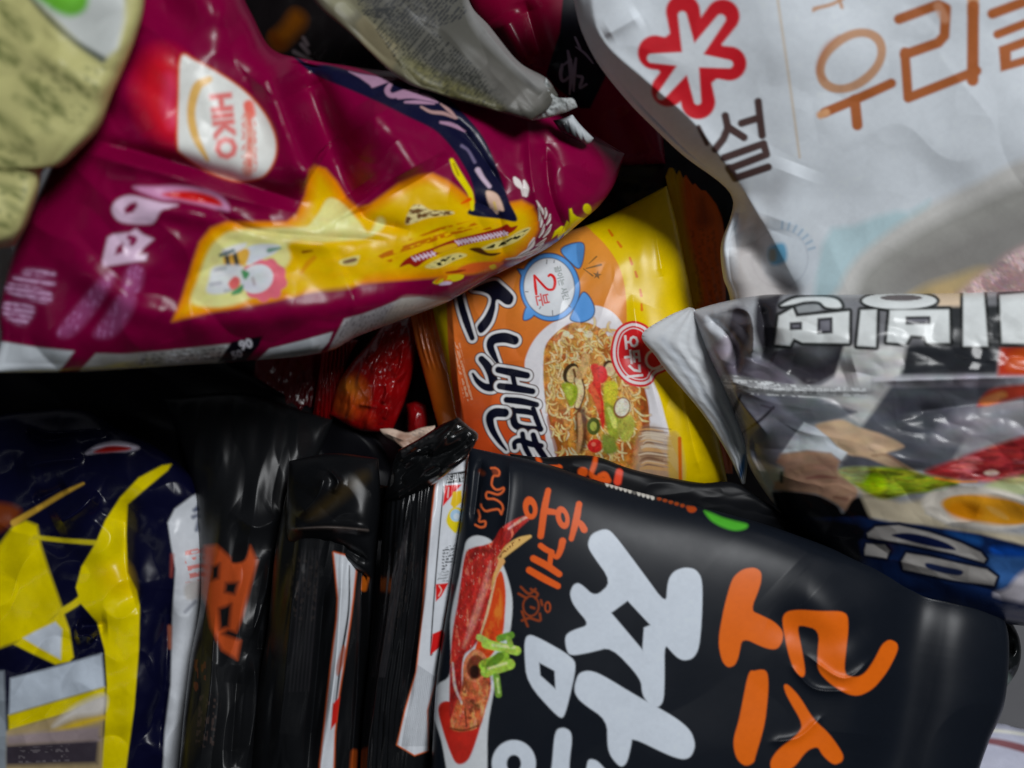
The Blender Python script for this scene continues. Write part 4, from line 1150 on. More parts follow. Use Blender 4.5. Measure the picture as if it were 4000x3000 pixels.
t = thing("noodle_packet", "silver grey packet printed with a man in a grey suit, egg and salad", "noodle packet", 3400, 1650, .40)
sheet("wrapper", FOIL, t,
      left=[(2700, 1214), (2764, 1380), (2826, 1515), (2902, 1705), (2916, 1790), (2952, 1868), (3035, 1985), (3160, 2120), (3300, 2330)],
      right=[(4500, 1120), (4560, 1700), (4500, 2500)],
      top=[(2700, 1214), (2820, 1180), (2968, 1153), (3178, 1149), (3653, 1146), (4000, 1136), (4500, 1120)],
      bottom=[(3300, 2330), (3800, 2420), (4500, 2500)],
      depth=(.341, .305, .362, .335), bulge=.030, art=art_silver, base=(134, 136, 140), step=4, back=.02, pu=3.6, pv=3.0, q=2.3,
      creases=[([(2770, 1190), (2920, 1215), (2945, 1330), (2935, 1400)], 20, .004), ([(2960, 1160), (2990, 1330), (2960, 1420)], 34, -.006),
               ([(2760, 1230), (2860, 1330), (2880, 1480)], 26, -.004), ([(3030, 1390), (3200, 1470), (3340, 1440)], 50, -.004),
               ([(2830, 1485), (3000, 1520), (3400, 1530)], 18, .0022), ([(3400, 1490), (3700, 1480), (4050, 1470)], 24, .004), ([(2850, 1520), (3000, 1700)], 30, .003),
               ([(2900, 1700), (3000, 1850), (3060, 2000)], 40, -.003), ([(3500, 1620), (3800, 1580), (4100, 1560)], 40, -.004)],
      wrinkle=[(420, 260, 5, .008, 3)], crumple=[(260, 130, 8, .003, 12), (110, 80, 30, .0004, 4)])


def art_silver_seal(A):
    A.stroke(ZF((130, 480), (300, 700), (480, 960), (600, 1240)), [26, 34, 30, 16], (150, 156, 164), soft=24, a=.7)
    A.stroke(ZF((572, 1290), (590, 1220), (600, 1150)), [8, 22, 10], (60, 96, 140), soft=12)


def silver_rib(X, Y, U, V):
    return .0006 * np.sin((U * 4.0 + 1.3 * fbm(X / 120, Y / 120, 8)) * 2 * math.pi) * np.clip(V * 6, 0, 1) + .0022 * np.abs(fbm(X / 110 + Y / 160, Y / 240, 5, 2))


sheet("end_seal", FOIL, t,
      left=[(2690, 1200), (2600, 1240), (2507, 1310), (2560, 1390), (2604, 1450), (2740, 1612), (2840, 1768), (2898, 1890)],
      right=[(2712, 1206), (2776, 1380), (2838, 1515), (2908, 1700), (2920, 1790), (2912, 1888)],
      top=[(2690, 1200), (2701, 1202), (2712, 1206)], bottom=[(2898, 1890), (2905, 1891), (2912, 1888)],
      depth=(.343, .339, .354, .354), bulge=.003, art=art_silver_seal, base=(200, 204, 208), step=3, back=.001, extra=silver_rib, label="pleated white end seal")


# ================================================================== black packets with orange lettering
GRP = "black noodle packets with orange and white lettering"
BLK = (15, 19, 26)
ORG, ORS = (202, 92, 14), (206, 84, 24)
WL = (184, 192, 202)


def art_black_face(A):
    # round plate with crab claw
    A.poly(ZH((700, 690), (716, 640), (760, 620), (820, 640), (850, 700), (890, 790), (916, 900), (912, 1010), (896, 1090), (850, 1250), (822, 1380), (806, 1500), (790, 1800), (660, 1800),
              (600, 1540), (552, 1380), (580, 1290), (640, 1230), (640, 1000), (680, 800)), (182, 186, 190), soft=7)
    A.poly(ZH((868, 780), (886, 860), (884, 960), (868, 1080), (800, 1180), (740, 1180), (800, 960), (840, 820)), (186, 60, 20), soft=6)
    A.poly(ZH((850, 860), (872, 930), (860, 1040), (810, 1100), (800, 1020)), (206, 120, 40), soft=14, a=.8, tex=lambda x, y: np.clip(.3 + 4 * fbm(x / 20, y / 50, 3), 0, 1))
    A.poly(ZH((586, 1390), (620, 1360), (700, 1380), (790, 1380), (775, 1470), (740, 1580), (712, 1630), (670, 1640), (640, 1590), (600, 1470)), (168, 32, 22), soft=7)
    claw = ZH((705, 710), (740, 675), (800, 660), (836, 640), (866, 590), (920, 552), (985, 528), (1005, 538), (985, 556), (930, 608), (890, 670), (858, 735), (838, 800), (828, 880), (800, 985),
              (780, 1060), (740, 1120), (700, 1160), (690, 1260), (700, 1420), (640, 1440), (640, 1200), (650, 1050), (676, 900))
    A.poly(claw, (166, 40, 34), soft=6)
    A.poly(claw, (112, 16, 16), soft=8, a=.7, tex=lambda x, y: np.clip((fbm((x + y * .3) / 60, y / 120, 9) - .02) * 7, 0, 1))
    A.poly(claw, (216, 120, 90), soft=6, a=.75, tex=lambda x, y: np.clip((fbm(x / 16, y / 40, 29) - .13) * 9, 0, 1))
    A.stroke(ZH((820, 740), (790, 860), (745, 1000), (700, 1120)), [8, 22, 26, 10], (216, 140, 124), soft=14, a=.7)
    A.stroke(ZH((840, 820), (806, 960), (776, 1060)), [5, 9, 5], (232, 206, 160), soft=6)
    A.stroke(ZH((715, 740), (760, 690), (830, 690)), [10, 26, 10], (84, 24, 22), soft=16, a=.7)
    A.stroke(ZH((900, 590), (960, 548), (990, 536)), [6, 11, 6], (222, 170, 156), soft=6)
    A.stroke(ZH((862, 720), (900, 680), (950, 645), (996, 624)), [20, 34, 30, 12], (206, 166, 96), soft=6)
    A.stroke(ZH((862, 716), (900, 672), (950, 638)), [8, 12, 8], (122, 70, 30), soft=6, tex=lambda x, y: (fbm(x / 9, y / 9, 5) > 0).astype(float))
    A.stroke(ZH((870, 735), (840, 800), (822, 860)), [24, 14, 6], (200, 150, 90), soft=6)
    # lower shell
    sh = ZH((700, 1200), (740, 1130), (790, 1150), (815, 1240), (820, 1310), (795, 1400), (760, 1480), (640, 1480), (690, 1300))
    A.poly(sh, (176, 84, 50), soft=7)
    A.poly(sh, (216, 150, 96), soft=7, a=.75, tex=lambda x, y: np.clip((fbm(x / 18, y / 44, 39) - .05) * 9, 0, 1))
    A.poly(sh, (70, 26, 12), soft=7, a=.7, tex=lambda x, y: np.clip((fbm(x / 24, y / 34, 49) - .08) * 9, 0, 1))
    A.ell(ZH((752, 1205))[0], 48, 62, (184, 110, 74), ang=8, soft=6); A.ell(ZH((752, 1208))[0], 34, 48, (104, 48, 28), ang=8, soft=8); A.ell(ZH((748, 1228))[0], 20, 26, (36, 14, 8), soft=10)
    A.stroke(ZH((650, 1190), (660, 1290), (690, 1370)), [6, 10, 6], (226, 200, 186), soft=7)
    A.stroke(ZH((640, 1482), (700, 1490), (765, 1470)), [6, 8, 5], (96, 44, 20), soft=6)
    A.stroke(ZH((705, 1395), (712, 1475)), 5, (60, 20, 10), soft=5)
    for p, q, w, c in (((770, 1075), (820, 1105), 26, (150, 176, 84)), ((800, 1105), (935, 1135), 36, (150, 184, 70)), ((860, 1080), (910, 1065), 28, (96, 140, 44)), ((880, 1160), (790, 1200), 40, (122, 160, 46)),
                       ((800, 1230), (905, 1195), 42, (140, 172, 60)), ((820, 1200), (860, 1160), 34, (84, 120, 30)), ((845, 1250), (855, 1330), 26, (104, 140, 50)), ((830, 1110), (925, 1120), 12, (196, 214, 140)),
                       ((810, 1215), (890, 1190), 10, (196, 210, 136)), ((850, 1260), (856, 1320), 8, (170, 196, 120)), ((900, 1080), (910, 1110), 20, (120, 156, 60))):
        A.stroke(ZH(p, q), w, c, soft=6)
    A.mottle(claw, .5, 16, 44, 5, 12); A.mottle(claw, .35, 7, 9, 15); A.mottle(sh, .6, 20, 26, 6); A.mottle(sh, .4, 6, 9, 26)
    A.mottle(ZH((586, 1390), (700, 1380), (790, 1380), (740, 1580), (670, 1640)), .2, 30, 40, 8)
    A.poly(claw, (240, 190, 170), soft=6, a=.55, tex=lambda x, y: np.clip((fbm(x / 6, y / 15, 79) - .2) * 12, 0, 1))
    A.mottle(ZH((770, 1060), (940, 1060), (940, 1200), (860, 1340), (770, 1220)), .4, 14, 14, 9)
    # crab icon
    ci = (120, 50, 18)
    A.ell(ZH((1000, 935))[0], 34, 42, ci, soft=6, ring=7); A.ell(ZH((1075, 940))[0], 13, 22, (150, 62, 20), soft=6, ring=7)
    for q in (((955, 850), (990, 880), (1020, 860)), ((1000, 860), (1030, 880), (1020, 900)), ((960, 960), (975, 1000), (985, 1025)), ((1000, 990), (1040, 1000), (1040, 970)), ((945, 880), (980, 900)),
              ((960, 1000), (1000, 985)), ((1045, 910), (1050, 930)), ((1000, 940), (1015, 945))):
        A.stroke(ZH(*q), 9, ci, soft=6)
    # wave outline on the left
    wv = (214, 100, 52)
    for pts in (((262, 285), (300, 285), (332, 312), (325, 348), (285, 352), (270, 390), (268, 430), (295, 465), (330, 470), (370, 455), (365, 485), (320, 512), (230, 492), (225, 545), (290, 552), (345, 585),
                 (365, 630), (350, 680)), ((350, 680), (325, 642), (270, 645), (215, 655), (180, 620), (175, 600)), ((150, 650), (165, 700), (160, 745), (210, 745), (208, 785), (170, 795), (125, 775))):
        A.stroke(ZO(*pts), 8, wv, soft=5, smooth=True)
    A.poly(ZO((270, 290), (325, 300), (320, 345), (285, 345)), (150, 66, 34), soft=8, a=.5)
    A.stroke(ZO((170, 310), (190, 330)), [14, 18], (100, 44, 20), soft=12, a=.7)
    # orange name, upper row
    A.ell(ZO((600, 628))[0], 28, 45, ORS, ang=-8, soft=5); A.ell(ZO((603, 640))[0], 9, 19, BLK, ang=-8, soft=5)
    A.stroke(ZO((755, 478), (722, 640), (690, 870)), [22, 27, 25], ORS, soft=5)
    A.stroke(ZO((740, 655), (830, 668)), [26, 20], ORS, soft=5)
    A.ell(ZO((880, 712))[0], 26, 45, ORS, ang=-14, soft=5); A.ell(ZO((884, 712))[0], 8, 20, BLK, ang=-14, soft=5)
    A.stroke(ZO((1022, 596), (995, 740), (955, 895)), [24, 27, 20], ORS, soft=5)
    A.stroke(ZO((1000, 740), (1040, 770), (1066, 815)), [20, 24, 27], ORS, soft=5)
    A.stroke(ZO((690, 955), (740, 990), (790, 1010)), [22, 22, 18], ORS, soft=5)
    A.stroke(ZO((880, 915), (862, 990), (830, 1050), (790, 1030)), [27, 24, 20, 14], ORS, soft=5)
    A.stroke(ZO((780, 1010), (770, 1110)), 20, ORS, soft=5)
    A.stroke(ZO((628, 1066), (740, 1125), (850, 1200)), [26, 27, 24], ORS, soft=5)
    A.stroke(ZO((592, 1166), (720, 1240), (838, 1302)), [26, 27, 24], ORS, soft=5)
    # big white name
    V = Zm(2000, 1500, .9042)
    A.poly(chaikin(V((330, 690), (345, 650), (400, 628), (432, 642), (550, 800), (668, 962), (676, 850), (700, 812), (745, 795), (792, 802), (820, 845), (818, 1000), (806, 1140), (780, 1184), (740, 1192),
             (708, 1174), (655, 1112), (656, 1280), (652, 1368), (630, 1396), (600, 1386), (566, 1345), (560, 1270), (430, 1132), (340, 1156), (252, 1172), (236, 1140), (232, 1090), (260, 1068),
             (342, 1042), (268, 955), (252, 905), (268, 868), (292, 862), (360, 925), (436, 856), (340, 722))), WL, soft=7, smooth=False, grow=3,
           holes=[np.array(V((424, 988), (500, 932), (603, 1042), (573, 1055), (566, 1156)))])
    A.poly(chaikin(V((60, 1092), (90, 1084), (268, 1184), (273, 1240), (228, 1430), (206, 1445), (66, 1290), (55, 1150))), WL, soft=7, smooth=False, grow=2,
           holes=[np.array(V((115, 1200), (186, 1238), (190, 1322), (120, 1260)))])
    A.poly(chaikin(V((274, 1300), (290, 1252), (330, 1240), (382, 1256), (540, 1352), (700, 1440), (770, 1498), (790, 1560), (772, 1608), (740, 1620), (680, 1602), (516, 1522), (512, 1560), (494, 1635), (470, 1654),
             (432, 1612), (416, 1570), (414, 1450), (300, 1372), (274, 1335))), WL, soft=7, smooth=False, grow=3)
    A.ell(V((8, 1640))[0], 86, 92, WL, soft=7, ring=58)
    A.poly(V((186, 1515), (214, 1486), (250, 1500), (258, 1545), (248, 1640), (240, 1850), (150, 1850), (172, 1650)), WL, soft=7)
    A.poly(V((325, 1640), (350, 1622), (390, 1650), (460, 1750), (440, 1850), (330, 1750)), WL, soft=7)
    # orange name on the right
    A.poly(chaikin(V((945, 870), (962, 832), (1000, 802), (1048, 795), (1076, 814), (1072, 866), (1026, 980), (1080, 1004), (1132, 1030), (1168, 1068), (1166, 1110), (1144, 1144), (1098, 1140), (992, 1090),
             (976, 1178), (960, 1214), (932, 1222), (908, 1192), (893, 1110), (918, 970))), ORG, soft=7, smooth=False, grow=3)
    A.poly(chaikin(V((1168, 1020), (1185, 986), (1240, 978), (1330, 985), (1420, 984), (1448, 1000), (1450, 1060), (1445, 1110), (1428, 1258), (1490, 1272), (1530, 1250), (1570, 1190), (1600, 1128), (1630, 1106),
             (1662, 1120), (1665, 1150), (1620, 1240), (1560, 1314), (1500, 1345), (1450, 1338), (1380, 1296), (1325, 1240), (1322, 1180), (1332, 1060), (1240, 1036), (1230, 1060), (1250, 1150), (1265, 1245),
             (1254, 1268), (1220, 1232), (1195, 1160))), ORG, soft=7, smooth=False, grow=3)
    A.poly(V((1022, 1262), (1050, 1241), (1094, 1241), (1105, 1290), (1100, 1380), (1086, 1480), (1052, 1600), (1040, 1634), (1006, 1645), (972, 1612), (960, 1540), (985, 1440)), ORG, soft=7, grow=2)
    A.poly(chaikin(V((1174, 1302), (1190, 1298), (1240, 1350), (1300, 1450), (1370, 1512), (1430, 1600), (1426, 1630), (1390, 1645), (1342, 1602), (1322, 1562), (1270, 1582), (1215, 1660), (1130, 1690), (1114, 1635),
             (1150, 1580), (1230, 1522), (1262, 1472), (1190, 1350))), ORG, soft=7, smooth=False, grow=2)
    # green mark and edge lettering
    A.poly(ZI((485, 272), (520, 280), (580, 305), (650, 325), (716, 342), (708, 366), (650, 376), (580, 356), (520, 320)), (66, 150, 40), soft=14)
    A.stroke(ZI((660, 268), (740, 285), (800, 305)), [5, 10, 5], (40, 96, 44), soft=14, a=.6)
    r = np.random.RandomState(8)
    for k in range(11):
        f = k / 10
        x, y = 1262 + 390 * f, 418 + 115 * f
        A.poly(ZO((x - 14, y - 12), (x + 16, y - 6 + r.uniform(-4, 4)), (x + 20, y + 16), (x + 2, y + 26), (x - 10, y + 12)), (190, 188, 182), soft=5, a=.95 if k not in (6, ) else .2)
    for k in range(7):
        A.ell(ZO((1715 + k * 50, 548 + k * 15))[0], 9, 7, (150, 58, 18), soft=7, a=.8)
    A.ell(ZO((1995, 640))[0], 18, 13, (150, 58, 18), soft=8)


t = thing("noodle_packet", "large black packet with a crab claw picture and big white and orange letters", "noodle packet", 2700, 2500, .38, GRP)
sheet("wrapper", FACEF, t,
      left=[(1836, 1748), (1822, 1850), (1800, 2030), (1760, 2300), (1712, 2600), (1690, 2900), (1670, 3400)],
      right=[(3890, 2345), (3940, 2490), (3925, 2740), (3862, 2900), (3812, 3060), (3750, 3400)],
      top=[(1836, 1748), (1949, 1772), (2071, 1796), (2189, 1828), (2300, 1866), (2478, 1918), (2722, 1976), (3000, 2052), (3300, 2158), (3520, 2232), (3700, 2286), (3890, 2345)],
      bottom=[(1670, 3400), (2700, 3440), (3750, 3400)],
      depth=(.344, .341, .322, .326), bulge=.014, art=art_black_face, base=BLK, step=3.6, back=.02, pu=4.5, pv=4.5, q=2.2,
      creases=[([(1990, 1790), (1985, 1950), (1960, 2120)], 16, .0012), ([(3080, 2230), (3260, 2420), (3360, 2700), (3340, 3050)], 110, .003),
               ([(3640, 2150), (3560, 2500), (3520, 2750), (3400, 3300)], 130, -.006), ([(3000, 2420), (3250, 2500), (3400, 2420)], 60, -.0012),
               ([(3150, 2560), (3300, 2650), (3420, 2560)], 14, .0010), ([(3090, 2600), (3180, 2690), (3320, 2700)], 12, .0010), ([(3010, 2900), (3120, 2880), (3210, 2800)], 14, .0010),
               ([(1880, 1800), (1850, 2050)], 20, -.003)],
      wrinkle=[(900, 700, 30, .005, 3)], crumple=[(520, 700, 30, .0014, 12)])


def art_crumple(A):
    A.poly(ZK((880, 760), (960, 690), (1060, 640), (1110, 740), (1090, 900), (960, 900), (850, 850)), (18, 19, 20), soft=30)
    A.poly(ZK((830, 1060), (840, 950), (930, 930), (1000, 980), (1050, 1050), (1090, 1110), (960, 1130)), (96, 112, 108), soft=30, a=.8)


sheet("end_seal", BLACKF, t,
      left=[(3740, 2400), (3800, 2500), (3790, 2660), (3770, 2760)], right=[(3930, 2390), (3984, 2500), (3978, 2610), (3905, 2720)],
      top=[(3740, 2400), (3840, 2375), (3930, 2390)], bottom=[(3770, 2760), (3840, 2770), (3905, 2720)],
      depth=(.358, .364, .352, .362), bulge=.004, art=art_crumple, base=(16, 18, 19), step=3.5, back=.004, pu=2.5, pv=2.5,
      creases=[([(3800, 2600), (3880, 2650), (3950, 2660)], 16, .004), ([(3830, 2420), (3900, 2500), (3960, 2560)], 30, -.006), ([(3800, 2500), (3850, 2580)], 18, .003)],
      wrinkle=[(60, 60, 0, .003, 4)], crumple=[(60, 80, 20, .003, 8)], label="crumpled silver and black end")


def art_black_behind(A):
    c = (190, 74, 18)
    Z = ZO
    A.ell(Z((1055, 318))[0], 20, 19, c, soft=8)
    A.stroke(Z((1165, 190), (1155, 250), (1130, 320)), [16, 20, 20], c, soft=8)
    A.stroke(Z((1120, 340), (1160, 370), (1270, 395)), [14, 22, 18], c, soft=8)
    A.stroke(Z((1200, 350), (1245, 340), (1280, 390)), [18, 22, 18], c, soft=8)
    A.stroke(Z((1370, 320), (1355, 400)), [28, 30], (196, 60, 36), soft=8)
    A.stroke(Z((660, 190), (680, 230)), [14, 18], c, soft=8); A.stroke(Z((740, 262), (800, 268), (860, 275)), [5, 10, 16], c, soft=6); A.stroke(Z((850, 262), (862, 295)), 10, c, soft=6)


t = thing("noodle_packet", "thin black packet edge with orange letter tops, behind the crab claw packet", "noodle packet", 2400, 1900, .40, GRP)
sheet("wrapper", DARKF, t,
      left=[(1990, 1772), (2040, 1900), (2100, 2150)], right=[(3060, 2010), (3160, 2120), (3200, 2300)],
      top=[(1990, 1772), (2120, 1786), (2250, 1778), (2340, 1786), (2460, 1830), (2600, 1862), (2740, 1886), (2880, 1890), (3060, 2010)], bottom=[(2100, 2150), (2600, 2250), (3200, 2300)],
      depth=(.352, .352, .37, .37), bulge=.010, art=art_black_behind, base=(14, 15, 18), step=3.6, back=.01, pu=4, pv=2.6, wrinkle=[(260, 160, 0, .002, 3)], crumple=[(200, 110, 0, .002, 6)])


# ---- standing on edge, nearest the crab packet
def art_edge_a(A):
    Z = ZH
    strip = Z((612, 330), (650, 300), (720, 260), (706, 330), (690, 550), (655, 780), (612, 1000), (596, 1190), (535, 1400), (540, 1580), (480, 1600), (404, 1555), (440, 1400), (490, 1230), (520, 950),
              (540, 700), (575, 390))
    A.poly(strip, (186, 88, 40), soft=6, smooth=False, grow=5)
    A.poly(strip, (182, 186, 192), soft=6, smooth=False)
    A.stroke(Z((610, 400), (588, 640), (570, 860), (552, 1130), (560, 1150)), [4, 5, 5, 5, 3], (20, 22, 26), soft=4)
    A.poly(Z((628, 345), (708, 330), (700, 380), (622, 388)), (16, 16, 18), soft=5, smooth=False)
    A.text("조리법", Z((663, 362))[0], 30, (206, 210, 214), ang=-4, bold=.8, stretch=.85)
    A.poly(Z((650, 332), (680, 298), (710, 326)), (206, 208, 212), soft=5, smooth=False)
    A.poly(Z((616, 396), (690, 392), (640, 450), (606, 490)), (190, 24, 28), soft=5, smooth=False)
    A.stroke(Z((632, 405), (628, 450)), 5, (230, 200, 200), soft=4)
    A.poly(Z((652, 425), (690, 418), (692, 470), (656, 500), (640, 480)), (206, 172, 34), soft=5, smooth=False)
    A.poly(Z((645, 500), (690, 505), (672, 600), (650, 600), (622, 555)), (200, 180, 24), soft=6)
    A.ell(Z((664, 530))[0], 22, 24, (158, 190, 216), soft=6); A.ell(Z((668, 535))[0], 12, 13, (206, 220, 230), soft=6)
    A.lines(Z((606, 680), (672, 650), (640, 770), (600, 780)), -8, 12, (60, 64, 68), a=.8, seed=4, fill=.7)
    A.lines(Z((585, 780), (640, 770), (630, 830), (580, 820)), -8, 12, (120, 124, 128), a=.7, seed=6, fill=.7)
    A.poly(Z((575, 838), (632, 832), (600, 890), (575, 915)), (190, 28, 26), soft=5, smooth=False)
    A.stroke(Z((590, 845), (600, 865), (588, 890)), 5, (236, 190, 180), soft=4)
    A.poly(Z((560, 1060), (606, 1040), (604, 1110), (550, 1155)), (182, 26, 26), soft=5, smooth=False)
    for k in range(16):
        x = 424 + k * 8
        A.stroke(Z((x + 70 - k * 2, 1200 + 4 * k), (x + 30, 1400), (x, 1560)), 3, (110, 116, 122), soft=4, a=.75)
    for k in range(7):
        x = 395 - k * 9
        A.stroke(Z((x + 60, 560 + k * 30), (x + 10, 900), (x - 50, 1250)), [3, 5, 3], (54, 52, 55), soft=7, a=.45)
    A.lines(Z((360, 700), (480, 660), (420, 1000), (330, 1100)), 100, 20, (50, 42, 38), a=.22, seed=14, smooth=True)


t = thing("noodle_packet", "black packet on edge with a white and red label strip, beside the crab packet", "noodle packet", 1640, 2400, .40, GRP)
sheet("wrapper", BLACKF, t,
      left=[(1540, 1800), (1500, 1990), (1478, 2300), (1440, 2600), (1410, 2900), (1390, 3400)], right=[(1836, 1760), (1830, 2000), (1795, 2300), (1760, 2600), (1725, 2900), (1700, 3400)],
      top=[(1540, 1800), (1680, 1760), (1836, 1760)], bottom=[(1390, 3400), (1550, 3420), (1700, 3400)],
      depth=(.352, .352, .345, .345), bulge=.016, art=art_edge_a, base=(15, 16, 18), step=3.2, back=.05, pu=2.4, pv=7, q=2,
      creases=[([(1570, 1950), (1530, 2300), (1470, 2700), (1430, 3000)], 16, .003), ([(1660, 2050), (1630, 2400), (1580, 2750)], 14, -.0025), ([(1590, 1960), (1560, 2200), (1480, 2650)], 10, .002),
               ([(1690, 2000), (1665, 2300), (1610, 2700)], 12, .0016)],
      wrinkle=[(70, 600, 8, .0013, 3), (90, 160, 8, .0016, 13)], crumple=[(60, 420, 8, .0028, 31)],
      extra=lambda X, Y, U, V: .0003 * np.sin((U * 15) * 2 * math.pi + fbm(X / 90, Y / 200, 4) * 5) * np.clip((.55 - U) * 6, 0, 1))


def flap_art(A):
    A.lines(PX((1560, 1740), (1700, 1690), (1690, 1740), (1570, 1780)), -28, 18, (70, 66, 66), a=.5, seed=9)


sheet("folded_flap", SHINY, t,
      left=[(1556, 1758), (1528, 1830), (1500, 1950)], right=[(1788, 1628), (1836, 1668), (1868, 1708), (1818, 1796)],
      top=[(1556, 1758), (1632, 1716), (1714, 1664), (1788, 1628)], bottom=[(1500, 1950), (1560, 1960), (1640, 1920), (1700, 1888), (1818, 1796)],
      depth=(.338, .330, .346, .328), bulge=.010, art=flap_art, base=(12, 13, 14), step=2.8, back=.003, pu=2.5, pv=2.2, q=2.2,
      creases=[([(1680, 1780), (1720, 1730), (1780, 1660)], 15, .004), ([(1538, 1830), (1515, 1890), (1502, 1940)], 10, .003), ([(1640, 1800), (1760, 1760), (1850, 1720)], 30, -.003),
               ([(1560, 1800), (1640, 1750)], 14, .002)], wrinkle=[(160, 60, -30, .0012, 5)], crumple=[(150, 50, -30, .004, 6)], label="folded glossy black end flap")


def art_edge_b(A):
    strip = PX((1305, 2160), (1350, 2172), (1390, 2214), (1378, 2330), (1366, 2424), (1340, 2600), (1322, 2712), (1306, 2860), (1292, 3300), (1240, 3300), (1252, 2983), (1272, 2817), (1295, 2600), (1318, 2420),
               (1322, 2337))
    A.poly(strip, (170, 74, 30), soft=8, smooth=False, grow=6)
    A.poly(strip, (176, 180, 186), soft=8, smooth=False)
    A.stroke(PX((1365, 2210), (1362, 2380), (1335, 2560), (1310, 2760)), [4, 7, 9, 5], (24, 24, 28), soft=6)
    A.poly(PX((1340, 2520), (1352, 2560), (1320, 2640), (1314, 2600)), (140, 60, 30), soft=8, a=.7)
    A.poly(PX((1300, 2750), (1328, 2720), (1316, 2820), (1292, 2850)), (176, 30, 24), soft=7, smooth=False)
    A.lines(PX((1120, 2200), (1240, 2190), (1230, 2420), (1150, 2420)), 95, 24, (54, 46, 42), a=.25, seed=24, smooth=True)
    A.stroke(PX((1428, 2260), (1422, 2300)), [24, 20], (196, 96, 20), soft=10)
    for k in range(6):
        A.stroke(PX((1180 + k * 14, 2150), (1160 + k * 14, 2400), (1130 + k * 15, 2700)), [3, 5, 3], (44, 42, 46), soft=8, a=.35)
    A.stroke(PX((1385, 2940), (1378, 3060)), [26, 30], (150, 66, 20), soft=14, a=.8)


t = thing("noodle_packet", "black packet on edge with a narrow plain white strip edged in orange", "noodle packet", 1290, 2500, .41, GRP)
sheet("wrapper", EDGEF, t,
      left=[(1150, 1800), (1095, 2080), (1060, 2400), (1010, 2700), (985, 3000), (970, 3400)], right=[(1520, 1900), (1480, 2100), (1462, 2300), (1440, 2600), (1412, 2900), (1390, 3400)],
      top=[(1120, 1900), (1300, 1860), (1520, 1900)], bottom=[(970, 3400), (1180, 3420), (1390, 3400)],
      depth=(.362, .362, .352, .352), bulge=.018, art=art_edge_b, base=(13, 14, 16), step=3.4, back=.05, pu=2.4, pv=7, q=2,
      creases=[([(1415, 2200), (1408, 2450), (1390, 2800), (1375, 3050)], 13, .005), ([(1270, 2250), (1240, 2600), (1200, 3000)], 24, -.005), ([(1150, 2200), (1120, 2600), (1080, 3000)], 30, .004),
               ([(1445, 2150), (1435, 2500), (1410, 2900)], 14, -.005), ([(1340, 2200), (1320, 2500), (1280, 2900)], 20, .003)],
      wrinkle=[(70, 600, 6, .0015, 23), (90, 160, 8, .0016, 33)], crumple=[(70, 500, 8, .003, 32)])


def hood_art(A):
    A.stroke(PX((1140, 2068), (1290, 2062), (1437, 2072)), [5, 9, 5], (84, 76, 72), soft=10)  # thin highlight painted along the flap's folded edge
    A.poly(PX((1200, 2010), (1400, 1850), (1430, 1880), (1260, 2010)), (52, 40, 14), soft=40, a=.5)


sheet("folded_flap", EDGEF, t,
      left=[(1130, 1800), (1120, 1950), (1120, 2090), (1140, 2130)], right=[(1478, 1790), (1486, 1950), (1470, 2110), (1452, 2260)],
      top=[(1130, 1800), (1300, 1770), (1478, 1790)], bottom=[(1140, 2130), (1240, 2130), (1330, 2170), (1400, 2230), (1452, 2260)],
      depth=(.356, .350, .350, .346), bulge=.012, art=hood_art, base=(12, 13, 15), step=3.4, back=.004, pu=3, pv=2.6, q=2.2,
      creases=[([(1130, 2066), (1290, 2060), (1450, 2072)], 14, .004), ([(1160, 2020), (1240, 1940), (1270, 1840)], 26, .004), ([(1280, 1830), (1320, 1880), (1300, 1930)], 12, .003),
               ([(1180, 2110), (1320, 2130), (1450, 2200)], 22, -.004)], wrinkle=[(220, 160, 20, .003, 5)], crumple=[(240, 180, 40, .003, 6)], label="folded glossy black end flap")


def art_edge_c(A):
    Z = ZG
    A.poly(Z((885, 700), (935, 695), (1000, 755), (1050, 740), (1080, 700), (1112, 765), (1080, 880), (1050, 1000), (1020, 1072), (985, 1060), (960, 1080), (1040, 1110), (1025, 1190), (960, 1150), (910, 1050),
              (895, 960), (868, 900)), (160, 66, 28), soft=22, smooth=False,
           holes=[np.array(Z((915, 790), (950, 775), (945, 840), (912, 850))), np.array(Z((975, 860), (1030, 855), (1015, 910), (970, 900))), np.array(Z((945, 970), (1000, 950), (990, 1050), (950, 1060)))])
    A.poly(Z((1000, 770), (1020, 700), (1075, 680), (1060, 760)), (15, 15, 17), soft=14)
    A.lines(Z((820, 1190), (900, 1190), (900, 1320), (830, 1330)), 90, 30, (100, 50, 26), a=.5, seed=7)
    A.lines(Z((850, 1350), (960, 1330), (930, 1560), (830, 1580)), 95, 28, (62, 50, 46), a=.5, seed=8)


